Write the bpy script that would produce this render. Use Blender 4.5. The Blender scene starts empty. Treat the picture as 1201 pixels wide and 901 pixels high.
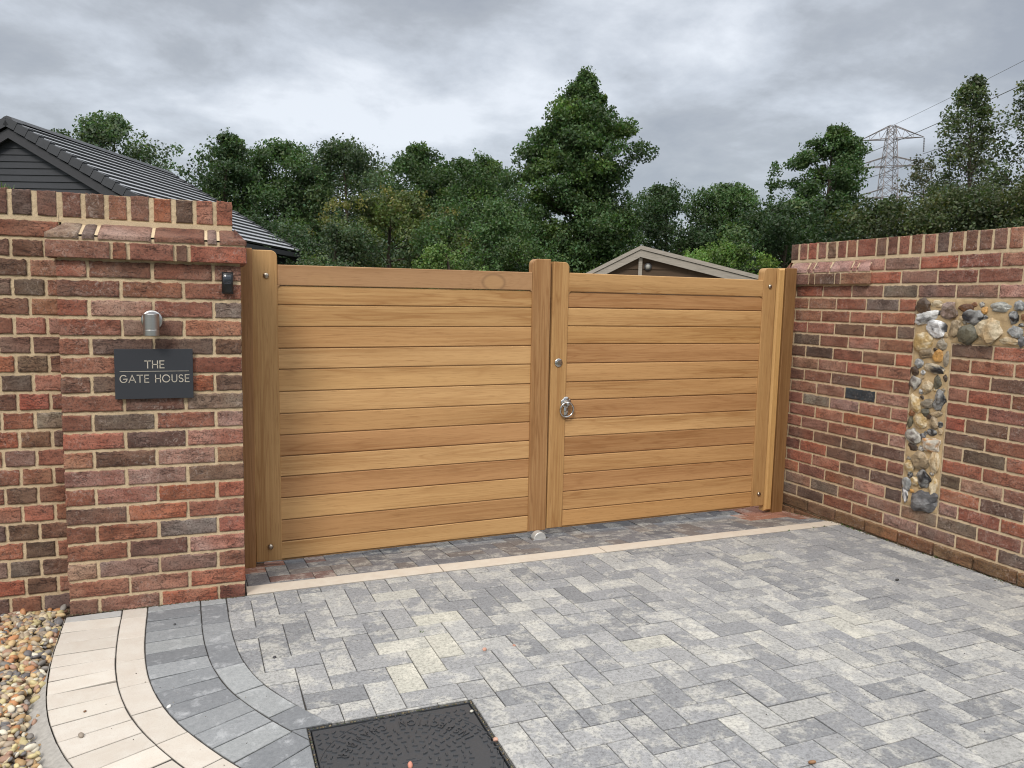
import bpy, math, random
import numpy as np
from mathutils import Vector, Matrix

random.seed(7)
rng = np.random.default_rng(7)
sc = bpy.context.scene
col = sc.collection
ZO = 1.42                     # height of the pier's corbel course above the drive
TH = 0.0228                   # the side wall and the paving are turned by 1.3 degrees against the pier

# ------------------------------------------------------------------ helpers
def ground_z(y):
    z = 0.009 - 0.006 * y
    if y > 0.13:
        z = 0.008 - 0.1 * (min(y, 0.6) - 0.13)
    return z

def tag(o, label=None, cat=None, group=None, kind=None):
    if label: o['label'] = label
    if cat: o['category'] = cat
    if group: o['group'] = group
    if kind: o['kind'] = kind
    return o

def empty(name, loc=(0, 0, 0), rz=0.0, label=None, cat=None, group=None, ry=0.0):
    o = bpy.data.objects.new(name, None)
    col.objects.link(o)
    o.empty_display_size = 0.1
    o.location = loc
    o.rotation_euler = (0, ry, rz)
    return tag(o, label, cat, group)

def _h(a):
    a = (a ^ 61) ^ (a >> 16)
    a = (a + (a << 3)) & 0xffffffff
    a = a ^ (a >> 4)
    a = (a * 0x27d4eb2d) & 0xffffffff
    return a ^ (a >> 15)

def vnoise(P):
    P = np.asarray(P, float)
    i = np.floor(P).astype(np.int64)
    f = P - i
    f = f * f * (3 - 2 * f)
    r = 0
    for dx in (0, 1):
        for dy in (0, 1):
            for dz in (0, 1):
                k = ((i[..., 0] + dx) * 73856093 ^ (i[..., 1] + dy) * 19349663 ^ (i[..., 2] + dz) * 83492791) & 0xffffffff
                v = _h(k) / 4294967295.0
                w = (f[..., 0] if dx else 1 - f[..., 0]) * (f[..., 1] if dy else 1 - f[..., 1]) * (f[..., 2] if dz else 1 - f[..., 2])
                r = r + v * w
    return r * 2 - 1

def fbm(P, o=4):
    P = np.asarray(P, float)
    r = 0; a = 0.5
    for k in range(o):
        r = r + a * vnoise(P * (2 ** k) + 17.3 * k)
        a *= 0.5
    return r

class MB:
    """collects vertices and faces, linked as one mesh object"""
    def __init__(s):
        s.v = []; s.f = []; s.c = []; s.sd = []; s.n = 0
    def add(s, V, F, c=(1, 1, 1), sd=0.0):
        V = np.asarray(V, float)
        k = len(V)
        s.v.append(V)
        for f in F:
            s.f.append([i + s.n for i in f])
        c = np.asarray(c, float)
        if c.ndim == 1: c = np.tile(c[:3], (k, 1))
        s.c.append(c[:, :3])
        s.sd.append(np.full(k, float(sd)))
        s.n += k
        return s
    def box(s, x0, x1, y0, y1, z0, z1, c=(1, 1, 1), sd=0.0, bv=0.0):
        if bv <= 0:
            V = [(x0, y0, z0), (x1, y0, z0), (x1, y1, z0), (x0, y1, z0), (x0, y0, z1), (x1, y0, z1), (x1, y1, z1), (x0, y1, z1)]
            F = [(0, 3, 2, 1), (4, 5, 6, 7), (0, 1, 5, 4), (1, 2, 6, 5), (2, 3, 7, 6), (3, 0, 4, 7)]
            return s.add(V, F, c, sd)
        b = bv
        V = []
        for (dx, dy, dz) in ((b, b, 0), (0, 0, b)):
            pass
        rings = [(z0, b), (z0 + b, 0), (z1 - b, 0), (z1, b)]
        for z, ins in rings:
            xa, xb, ya, yb = x0 + ins, x1 - ins, y0 + ins, y1 - ins
            cc = b * 0.8 if ins == 0 else b * 0.5
            V += [(xa + cc, ya, z), (xb - cc, ya, z), (xb, ya + cc, z), (xb, yb - cc, z), (xb - cc, yb, z), (xa + cc, yb, z), (xa, yb - cc, z), (xa, ya + cc, z)]
        F = [tuple(range(7, -1, -1)), tuple(range(24, 32))]
        for r in range(3):
            for k in range(8):
                a = r * 8 + k; d = r * 8 + (k + 1) % 8
                F.append((a, d, d + 8, a + 8))
        return s.add(V, F, c, sd)
    def prism(s, pts, y0, y1, c=(1, 1, 1), sd=0.0, bv=0.002):
        """convex outline (x,z) counter-clockwise, extruded y0 (front) to y1 with a small front chamfer"""
        P = np.array(pts, float); n = len(P)
        ins = inset(P, bv)
        V = [(p[0], y0, p[1]) for p in ins] + [(p[0], y0 + bv, p[1]) for p in P] + [(p[0], y1, p[1]) for p in P]
        F = [tuple(range(n)), tuple(range(3 * n - 1, 2 * n - 1, -1))]
        for r in range(2):
            for k in range(n):
                a = r * n + k; d = r * n + (k + 1) % n
                F.append((a, a + n, d + n, d))
        return s.add(V, F, c, sd)
    def tube(s, p0, p1, r0, r1, n=8, c=(1, 1, 1), sd=0.0, cap=True):
        p0 = np.array(p0, float); p1 = np.array(p1, float)
        d = p1 - p0; L = np.linalg.norm(d)
        if L < 1e-9: return s
        d = d / L
        a = np.array([0, 0, 1.0]) if abs(d[2]) < 0.9 else np.array([1.0, 0, 0])
        u = np.cross(d, a); u /= np.linalg.norm(u); w = np.cross(d, u)
        V = []
        for p, r in ((p0, r0), (p1, r1)):
            for k in range(n):
                t = 2 * math.pi * k / n
                V.append(p + r * (math.cos(t) * u + math.sin(t) * w))
        F = [(k, k + n, (k + 1) % n + n, (k + 1) % n) for k in range(n)]
        if cap: F += [tuple(range(n)), tuple(range(2 * n - 1, n - 1, -1))]
        return s.add(V, F, c, sd)
    def lathe(s, o, axis, prof, n=24, c=(1, 1, 1), sd=0.0):
        """prof: list of (distance along axis, radius)"""
        o = np.array(o, float); d = np.array(axis, float); d /= np.linalg.norm(d)
        a = np.array([0, 0, 1.0]) if abs(d[2]) < 0.9 else np.array([1.0, 0, 0])
        u = np.cross(d, a); u /= np.linalg.norm(u); w = np.cross(d, u)
        V = []; F = []
        for t, r in prof:
            for k in range(n):
                q = 2 * math.pi * k / n
                V.append(o + d * t + max(r, 1e-5) * (math.cos(q) * u + math.sin(q) * w))
        for j in range(len(prof) - 1):
            for k in range(n):
                a_ = j * n + k; b_ = j * n + (k + 1) % n
                F.append((a_, a_ + n, b_ + n, b_))
        return s.add(V, F, c, sd)
    def build(s, name, mat, parent=None, smooth=False):
        me = bpy.data.meshes.new(name)
        V = np.concatenate(s.v) if s.v else np.zeros((0, 3))
        me.from_pydata(V.tolist(), [], s.f)
        C = np.concatenate(s.c); C = np.c_[C, np.ones(len(C))]
        a = me.attributes.new('Col', 'FLOAT_COLOR', 'POINT')
        a.data.foreach_set('color', C.ravel())
        b = me.attributes.new('Sd', 'FLOAT', 'POINT')
        b.data.foreach_set('value', np.concatenate(s.sd))
        if smooth: me.polygons.foreach_set('use_smooth', [True] * len(me.polygons))
        me.materials.append(mat)
        me.update()
        o = bpy.data.objects.new(name, me)
        col.objects.link(o)
        if parent is not None: o.parent = parent
        return o

def inset(P, d):
    """inset of a convex ccw polygon"""
    P = np.asarray(P, float)
    n = len(P); out = []
    cen = P.mean(0)
    for i in range(n):
        a, b, c = P[i - 1], P[i], P[(i + 1) % n]
        e1 = b - a; e2 = c - b
        l1 = np.hypot(*e1) + 1e-9; l2 = np.hypot(*e2) + 1e-9
        n1 = np.array([-e1[1], e1[0]]) / l1; n2 = np.array([-e2[1], e2[0]]) / l2
        m = n1 + n2; q = 1 + n1 @ n2
        if q < 0.15: q = 0.15
        v = m / q * d
        L = np.hypot(*v)
        mx = np.hypot(*(cen - b)) * 0.6
        if L > mx: v = v * mx / L
        out.append(b + v)
    return np.array(out)

def clip(P, p, n):
    """clip polygon P to the side where (x-p).n >= 0"""
    out = []
    k = len(P)
    for i in range(k):
        a = P[i]; b = P[(i + 1) % k]
        da = (a - p) @ n; db = (b - p) @ n
        if da >= 0: out.append(a)
        if (da >= 0) != (db >= 0):
            t = da / (da - db); out.append(a + t * (b - a))
    return out

def area(P):
    P = np.array(P)
    x, y = P[:, 0], P[:, 1]
    return 0.5 * (np.dot(x, np.roll(y, -1)) - np.dot(y, np.roll(x, -1)))

# ------------------------------------------------------------------ materials
class NT:
    def __init__(s, name):
        s.m = bpy.data.materials.new(name); s.m.use_nodes = True
        s.t = s.m.node_tree; s.N = s.t.nodes; s.L = s.t.links
        s.N.clear()
        s.out = s.N.new('ShaderNodeOutputMaterial')
        s.p = s.N.new('ShaderNodeBsdfPrincipled')
        s.L.new(s.p.outputs[0], s.out.inputs[0])
    def node(s, t, **kw):
        n = s.N.new(t)
        for k, v in kw.items():
            setattr(n, k, v)
        return n
    def link(s, a, b): s.L.new(a, b)
    def val(s, sock, v):
        if hasattr(v, 'default_value') and hasattr(v, 'is_output'): s.L.new(v, sock)
        else: sock.default_value = v
    def attr(s, name, out='Color'):
        n = s.node('ShaderNodeAttribute', attribute_name=name); return n.outputs[out]
    def obj(s): return s.node('ShaderNodeTexCoord').outputs['Object']
    def coords(s, scale=(1, 1, 1), seed=True, k=37.0):
        c = s.obj()
        if seed:
            cm = s.node('ShaderNodeVectorMath', operation='MULTIPLY_ADD')
            cb = s.node('ShaderNodeCombineXYZ')
            sd = s.attr('Sd', 'Fac')
            for i in range(3): s.link(sd, cb.inputs[i])
            s.link(cb.outputs[0], cm.inputs[0]); cm.inputs[1].default_value = (k, k * 0.7, k * 1.3)
            s.link(c, cm.inputs[2]); c = cm.outputs[0]
        mp = s.node('ShaderNodeVectorMath', operation='MULTIPLY')
        s.link(c, mp.inputs[0]); mp.inputs[1].default_value = scale
        return mp.outputs[0]
    def noise(s, co, scale, detail=4, rough=0.55, dist=0.0):
        n = s.node('ShaderNodeTexNoise')
        s.link(co, n.inputs['Vector']); n.inputs['Scale'].default_value = scale
        n.inputs['Detail'].default_value = detail; n.inputs['Roughness'].default_value = rough
        n.inputs['Distortion'].default_value = dist
        return n.outputs['Fac']
    def ramp(s, fac, pts, interp='LINEAR'):
        r = s.node('ShaderNodeValToRGB'); s.link(fac, r.inputs[0])
        r.color_ramp.interpolation = interp
        e = r.color_ramp.elements
        while len(e) < len(pts): e.new(0.5)
        for i, (p, c) in enumerate(pts):
            e[i].position = p
            e[i].color = (c, c, c, 1) if not hasattr(c, '__len__') else (*c, 1)
        return r.outputs[0]
    def mix(s, f, a, b, mode='MIX'):
        n = s.node('ShaderNodeMix', data_type='RGBA', blend_type=mode)
        s.val(n.inputs[0], f)
        for i, v in ((6, a), (7, b)):
            if isinstance(v, (tuple, list)): n.inputs[i].default_value = (*v[:3], 1)
            else: s.link(v, n.inputs[i])
        return n.outputs[2]
    def math(s, op, a, b=0.0, c=0.0, clamp=False):
        n = s.node('ShaderNodeMath', operation=op, use_clamp=clamp)
        for i, v in enumerate((a, b, c)):
            s.val(n.inputs[i], v)
        return n.outputs[0]
    def bump(s, h, strength=0.3, dist=0.002, normal=None):
        n = s.node('ShaderNodeBump'); s.link(h, n.inputs['Height'])
        n.inputs['Strength'].default_value = strength; n.inputs['Distance'].default_value = dist
        if normal is not None: s.link(normal, n.inputs['Normal'])
        return n.outputs[0]
    def set(s, base=None, rough=0.8, metal=0.0, spec=0.4, normal=None):
        if base is not None:
            if isinstance(base, (tuple, list)): s.p.inputs['Base Color'].default_value = (*base, 1)
            else: s.link(base, s.p.inputs['Base Color'])
        s.val(s.p.inputs['Roughness'], rough); s.val(s.p.inputs['Metallic'], metal)
        s.p.inputs['Specular IOR Level'].default_value = spec
        if normal is not None: s.link(normal, s.p.inputs['Normal'])
        return s.m

def mat_brick():
    n = NT('brick_clay')
    base = n.attr('Col')
    co = n.coords((1, 1, 1))
    w = n.coords((0.45, 0.45, 1.3))
    a = n.noise(w, 28, 5, 0.65, 0.6)
    b = n.noise(co, 150, 4, 0.7)
    c = n.noise(co, 9, 3, 0.5)
    c1 = n.mix(n.ramp(a, [(0.38, 0.0), (0.62, 1.0)]), n.mix(1.0, base, (0.66, 0.60, 0.60), 'MULTIPLY'), base)
    c2 = n.mix(n.ramp(c, [(0.4, 0.0), (0.7, 0.5)]), c1, n.mix(1.0, base, (1.25, 1.55, 1.7), 'MULTIPLY'))
    c3 = n.mix(n.ramp(b, [(0.34, 0.75), (0.52, 0.0)]), c2, (0.045, 0.03, 0.026))
    gl = n.noise(n.coords((1, 1, 1), seed=False), 2.6, 4, 0.6, 0.4)
    d = n.noise(co, 60, 4, 0.75, 0.8)
    lim = n.math('MULTIPLY', n.ramp(d, [(0.52, 0.0), (0.68, 1.0)]), n.ramp(gl, [(0.45, 0.02), (0.66, 0.55)]))
    c4 = n.mix(lim, c3, (0.48, 0.40, 0.35))
    rg = n.noise(n.coords((0.5, 0.5, 1.5)), 24, 4, 0.6, 0.9)
    rg = n.math('ABSOLUTE', n.math('SUBTRACT', rg, 0.5))
    gate = n.ramp(n.noise(co, 13, 2, 0.5), [(0.46, 0.0), (0.58, 1.0)])
    crk = n.math('MULTIPLY', n.ramp(rg, [(0.0, 1.0), (0.022, 0.0)]), gate)
    c4 = n.mix(n.math('MULTIPLY', crk, 0.6), c4, (0.035, 0.022, 0.02))
    hh = n.math('ADD', n.math('MULTIPLY', a, 0.7), n.math('MULTIPLY', b, 0.6))
    hh = n.math('SUBTRACT', hh, n.math('MULTIPLY', crk, 0.5))
    return n.set(c4, 0.88, 0, 0.25, n.bump(hh, 0.9, 0.005))

def mat_mortar(name='lime_mortar', lo_=(0.40, 0.30, 0.19), hi_=(0.60, 0.475, 0.315)):
    n = NT(name)
    co = n.coords((1, 1, 1), seed=False)
    a = n.noise(co, 45, 5, 0.6); b = n.noise(co, 260, 3, 0.7); c = n.noise(co, 3, 4, 0.6)
    c1 = n.mix(a, lo_, hi_)
    c2 = n.mix(n.ramp(c, [(0.4, 0.0), (0.7, 0.6)]), c1, tuple(min(0.8, q * 1.1) for q in hi_))
    c3 = n.mix(n.ramp(b, [(0.3, 0.5), (0.5, 0.0)]), c2, (0.2, 0.15, 0.1))
    hh = n.math('ADD', a, n.math('MULTIPLY', b, 0.5))
    return n.set(c3, 0.95, 0, 0.15, n.bump(hh, 0.8, 0.003))

def mat_wood(name, vertical, knots=()):
    n = NT(name)
    base = n.attr('Col')
    if vertical:
        lo = n.coords((15, 15, 0.75)); hi = n.coords((130, 130, 2.2)); po = n.coords((420, 420, 9))
    else:
        lo = n.coords((0.85, 15, 15)); hi = n.coords((2.2, 130, 130)); po = n.coords((9, 420, 420))
    fig = n.noise(lo, 1.0, 3, 0.5, 0.7)
    kmask = None
    for (kx, kz, ks) in knots:                 # flattened knot figure with rings flowing round it
        mp = n.node('ShaderNodeVectorMath', operation='MULTIPLY_ADD'); n.link(n.obj(), mp.inputs[0])
        mp.inputs[1].default_value = (1 / 0.078, 0.0, 1 / 0.052); mp.inputs[2].default_value = (-kx / 0.078, 0.0, -kz / 0.052)
        ln = n.node('ShaderNodeVectorMath', operation='LENGTH'); n.link(mp.outputs[0], ln.inputs[0])
        r_ = ln.outputs['Value']
        w_ = n.ramp(r_, [(0.0, 1.0), (1.0, 0.0)])
        mm = n.math('SUBTRACT', 1.0, n.math('DIVIDE', r_, 2.6), clamp=True)
        fig = n.math('ADD', fig, n.math('MULTIPLY', mm, 0.55 * ks))
        inner = n.math('MULTIPLY', n.ramp(r_, [(0.55, 1.0), (0.98, 0.0)]), 0.42 * ks)
        rim = n.math('MULTIPLY', n.math('MULTIPLY', n.ramp(r_, [(0.82, 1.0), (0.98, 0.0)]), n.ramp(r_, [(0.62, 0.0), (0.80, 1.0)])), 0.38 * ks * ks)
        kmask = (inner, rim) if kmask is None else (n.math('ADD', kmask[0], inner), n.math('ADD', kmask[1], rim))
    # growth rings: bands of the slow figure
    rings = n.math('FRACT', n.math('MULTIPLY', fig, 7.0))
    rings = n.math('ABSOLUTE', n.math('SUBTRACT', rings, 0.5))
    fine = n.noise(hi, 1.0, 4, 0.6, 0.2)
    por = n.noise(po, 1.0, 2, 0.6)
    c1 = n.mix(n.ramp(rings, [(0.0, 0.85), (0.18, 0.2), (0.5, 0.0)]), base, n.mix(1.0, base, (0.66, 0.55, 0.46), 'MULTIPLY'))
    c2 = n.mix(n.ramp(fine, [(0.36, 0.8), (0.58, 0.0)]), c1, n.mix(1.0, base, (0.7, 0.6, 0.5), 'MULTIPLY'))
    c3 = n.mix(n.ramp(n.noise(lo, 0.45, 2, 0.5), [(0.4, 0.0), (0.62, 0.7)]), c2, n.mix(1.0, base, (1.22, 1.25, 1.3), 'MULTIPLY'))
    c4 = n.mix(n.ramp(por, [(0.32, 0.5), (0.42, 0.0)]), c3, n.mix(1.0, base, (0.45, 0.36, 0.28), 'MULTIPLY'))
    if kmask is not None:
        c4 = n.mix(kmask[0], c4, (0.42, 0.25, 0.11)); c4 = n.mix(kmask[1], c4, (0.10, 0.055, 0.03))
    hh = n.math('ADD', n.math('MULTIPLY', fine, 0.6), por)
    return n.set(c4, n.math('MULTIPLY_ADD', fine, 0.25, 0.42), 0, 0.35, n.bump(hh, 0.25, 0.0006))

def mat_block():
    n = NT('paving_block')
    base = n.attr('Col')
    co = n.coords((1, 1, 1)); cf = n.coords((1, 1, 1), seed=False)
    a = n.noise(co, 8, 6, 0.72, 0.3)
    b = n.noise(co, 85, 6, 0.8)
    c = n.noise(cf, 260, 4, 0.85)
    big = n.noise(cf, 0.9, 3, 0.6)
    c1 = n.mix(n.ramp(a, [(0.50, 0.0), (0.585, 0.8)]), base, n.mix(0.6, n.mix(1.0, base, (1.5, 1.48, 1.42), 'MULTIPLY'), (0.50, 0.48, 0.42)))
    c2 = n.mix(n.ramp(b, [(0.38, 0.8), (0.52, 0.0)]), c1, n.mix(1.0, base, (0.5, 0.5, 0.5), 'MULTIPLY'))
    c3 = n.mix(n.ramp(b, [(0.55, 0.0), (0.7, 0.45)]), c2, n.mix(1.0, base, (1.5, 1.5, 1.5), 'MULTIPLY'))
    c4 = n.mix(n.ramp(c, [(0.36, 0.35), (0.48, 0.0)]), c3, (0.07, 0.07, 0.075))
    c4b = n.mix(n.ramp(c, [(0.56, 0.0), (0.68, 0.35)]), c4, (0.6, 0.6, 0.6))
    c5 = n.mix(n.ramp(big, [(0.4, 0.2), (0.55, 0.0)]), c4b, n.mix(1.0, c4b, (0.78, 0.8, 0.84), 'MULTIPLY'))
    hh = n.math('ADD', n.math('MULTIPLY', b, 0.4), c)
    return n.set(c5, 0.82, 0, 0.35, n.bump(hh, 0.35, 0.0012))

def mat_stone(name='beige_block', lo=(0.93, 0.9, 0.88), spots=(0.75, 0.7, 0.66)):
    n = NT(name)
    base = n.attr('Col')
    co = n.coords((1, 1, 1)); a = n.noise(co, 18, 5, 0.6, 0.3); b = n.noise(co, 330, 3, 0.7)
    c1 = n.mix(n.ramp(a, [(0.35, 0.0), (0.65, 1.0)]), n.mix(1.0, base, lo, 'MULTIPLY'), base)
    c2 = n.mix(n.ramp(b, [(0.33, 0.6), (0.46, 0.0)]), c1, n.mix(1.0, base, spots, 'MULTIPLY'))
    return n.set(c2, 0.85, 0, 0.3, n.bump(n.math('ADD', a, b), 0.25, 0.001))

def mat_slateblock():
    n = NT('grey_slate_block')
    base = n.attr('Col')
    co = n.coords((1, 1, 1)); a = n.noise(co, 14, 5, 0.7, 0.25); b = n.noise(co, 75, 5, 0.65, 0.3); c = n.noise(co, 350, 2, 0.7)
    c1 = n.mix(n.ramp(b, [(0.35, 0.0), (0.65, 1.0)]), n.mix(1.0, base, (0.78, 0.79, 0.8), 'MULTIPLY'), base)
    c2 = n.mix(n.ramp(a, [(0.54, 0.0), (0.72, 0.55)]), c1, (0.52, 0.53, 0.54))
    c3 = n.mix(n.ramp(c, [(0.34, 0.4), (0.45, 0.0)]), c2, (0.07, 0.07, 0.075))
    return n.set(c3, 0.72, 0, 0.4, n.bump(n.math('ADD', b, c), 0.3, 0.001))

def mat_plain(name, c, rough=0.6, metal=0.0, spec=0.4, nz=0.25, scale=60, bump=0.15, bd=0.001, attr=False, stretch=(1, 1, 1)):
    n = NT(name)
    base = n.attr('Col') if attr else c
    co = n.coords(stretch, seed=attr)
    a = n.noise(co, scale, 5, 0.6)
    c1 = n.mix(n.ramp(a, [(0.3, nz), (0.7, 0.0)]), base, n.mix(1.0, base, (0.45, 0.45, 0.45), 'MULTIPLY'))
    return n.set(c1, rough, metal, spec, n.bump(a, bump, bd))

def mat_leaf():
    n = NT('foliage')
    base = n.attr('Col')
    n.set(base, 0.55, 0, 0.35)
    tr = n.node('ShaderNodeBsdfTranslucent')
    n.link(n.mix(1.0, base, (1.3, 1.5, 0.7), 'MULTIPLY'), tr.inputs[0])
    mx = n.node('ShaderNodeMixShader'); mx.inputs[0].default_value = 0.28
    n.link(n.p.outputs[0], mx.inputs[1]); n.link(tr.outputs[0], mx.inputs[2]); n.link(mx.outputs[0], n.out.inputs[0])
    return n.m

M = dict(
    wood_fig=mat_wood('iroko_figured', False, ((1.228, 1.385, 1.0), (0.318, 1.372, 0.35))),
    brick=mat_brick(), mortar=mat_mortar(), panelmortar=mat_mortar('golden_mortar', (0.30, 0.205, 0.11), (0.52, 0.39, 0.225)), plate=mat_plain('zinc_plate', (0.52, 0.52, 0.50), 0.45, 0.35, 0.5, nz=0.3, scale=60), wood_h=mat_wood('iroko_horizontal', False), wood_v=mat_wood('iroko_vertical', True),
    block=mat_block(), beige=mat_stone(), slateblk=mat_slateblock(), leaf=mat_leaf(),
    sand=mat_plain('joint_sand', (0.045, 0.041, 0.036), 0.95, nz=0.6, scale=90),
    soil=mat_plain('soil_and_grass', (0.075, 0.085, 0.04), 0.95, nz=0.7, scale=3),
    gravelbed=mat_plain('gravel_bed', (0.16, 0.12, 0.08), 0.95, nz=0.6, scale=120, bump=0.5, bd=0.004),
    backdrive=mat_plain('pale_gravel', (0.5, 0.46, 0.4), 0.95, nz=0.5, scale=200, bump=0.5, bd=0.004),
    concrete=mat_plain('concrete_haunch', (0.36, 0.34, 0.31), 0.95, nz=0.5, scale=70, bump=0.5, bd=0.003),
    iron=mat_plain('cast_iron', (0.040, 0.043, 0.048), 0.42, 0.0, 0.5, nz=0.4, scale=150, bump=0.3),
    slate=mat_plain('anthracite_plate', (0.030, 0.033, 0.040), 0.62, 0, 0.35, nz=0.12, scale=200, bump=0.05),
    steel=mat_plain('brushed_steel', (0.5, 0.49, 0.48), 0.32, 1.0, 0.5, nz=0.18, scale=30, bump=0.08, stretch=(1, 1, 14)),
    letter=mat_plain('steel_letter', (0.75, 0.68, 0.58), 0.38, 0.55, 0.5, nz=0.6, scale=24, bump=0.0),
    pewter=mat_plain('polished_pewter', (0.55, 0.54, 0.52), 0.2, 1.0, 0.5, nz=0.3, scale=220, bump=0.3),
    bronze=mat_plain('bolt_metal', (0.42, 0.36, 0.29), 0.3, 1.0, 0.5, nz=0.2, scale=80),
    black=mat_plain('black_plastic', (0.012, 0.012, 0.013), 0.35, 0, 0.5, nz=0.1, scale=100, bump=0.05),
    lens=mat_plain('dark_lens', (0.03, 0.035, 0.045), 0.08, 0, 0.6, nz=0.0, scale=10, bump=0.0),
    rooftile=mat_plain('roof_tile', (0.15, 0.155, 0.165), 0.5, 0, 0.5, nz=0.3, scale=6, bump=0.1, attr=True),
    cladding=mat_plain('dark_cladding', (0.032, 0.035, 0.042), 0.6, 0, 0.4, nz=0.3, scale=8, bump=0.1),
    fascia=mat_plain('dark_fascia', (0.045, 0.045, 0.05), 0.5, 0, 0.4, nz=0.2, scale=10, bump=0.05),
    weather=mat_plain('weathered_timber', (0.33, 0.3, 0.26), 0.9, 0, 0.2, nz=0.6, scale=5, bump=0.4, bd=0.004, stretch=(1.5, 1.5, 22)),
    shedwall=mat_plain('brown_shiplap', (0.075, 0.05, 0.032), 0.85, 0, 0.25, nz=0.5, scale=5, bump=0.3, bd=0.004, stretch=(1, 1, 20)),
    felt=mat_plain('roof_felt', (0.12, 0.125, 0.11), 0.95, 0, 0.2, nz=0.5, scale=40, bump=0.3),
    white=mat_plain('opal_cover', (0.30, 0.30, 0.28), 0.4, 0, 0.5, nz=0.05, scale=10, bump=0.0),
    galv=mat_plain('galvanised_lattice', (0.24, 0.22, 0.22), 0.6, 0.3, 0.4, nz=0.2, scale=2, bump=0.0),
    wire=mat_plain('conductor_wire', (0.16, 0.16, 0.17), 0.6, 0.2, 0.4, nz=0.1, scale=2, bump=0.0),
    bark=mat_plain('bark', (0.09, 0.07, 0.05), 0.95, 0, 0.2, nz=0.6, scale=12, bump=0.6, bd=0.02, attr=True, stretch=(1, 1, 0.25)),
    pebble=mat_plain('river_pebble', (0.4, 0.3, 0.2), 0.6, 0, 0.4, nz=0.35, scale=110, bump=0.15, attr=True),
    flint=mat_plain('knapped_flint', (0.4, 0.4, 0.4), 0.4, 0, 0.5, nz=0.7, scale=95, bump=0.7, bd=0.005, attr=True),
)

# ------------------------------------------------------------------ bricks
PAL = {
    'r': [(0.305, 0.115, 0.072), (0.30, 0.122, 0.080)],
    'n': [(0.300, 0.120, 0.074), (0.315, 0.135, 0.086), (0.275, 0.115, 0.073), (0.315, 0.155, 0.108), (0.290, 0.125, 0.082)],
    'b': [(0.215, 0.100, 0.066), (0.195, 0.098, 0.068)],
    'd': [(0.165, 0.098, 0.070), (0.178, 0.102, 0.072), (0.150, 0.095, 0.070)],
    'g': [(0.225, 0.150, 0.115), (0.21, 0.142, 0.112)],
    'p': [(0.350, 0.195, 0.145), (0.37, 0.215, 0.165)],
    'k': [(0.034, 0.036, 0.044)],
}
def pick(kinds='nnnnnnnnnrrbbbdgp'):
    c = np.array(random.choice(PAL[random.choice(kinds)]))
    return c * random.uniform(0.88, 1.14) * np.array([1, random.uniform(0.95, 1.06), random.uniform(0.93, 1.08)])

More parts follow.
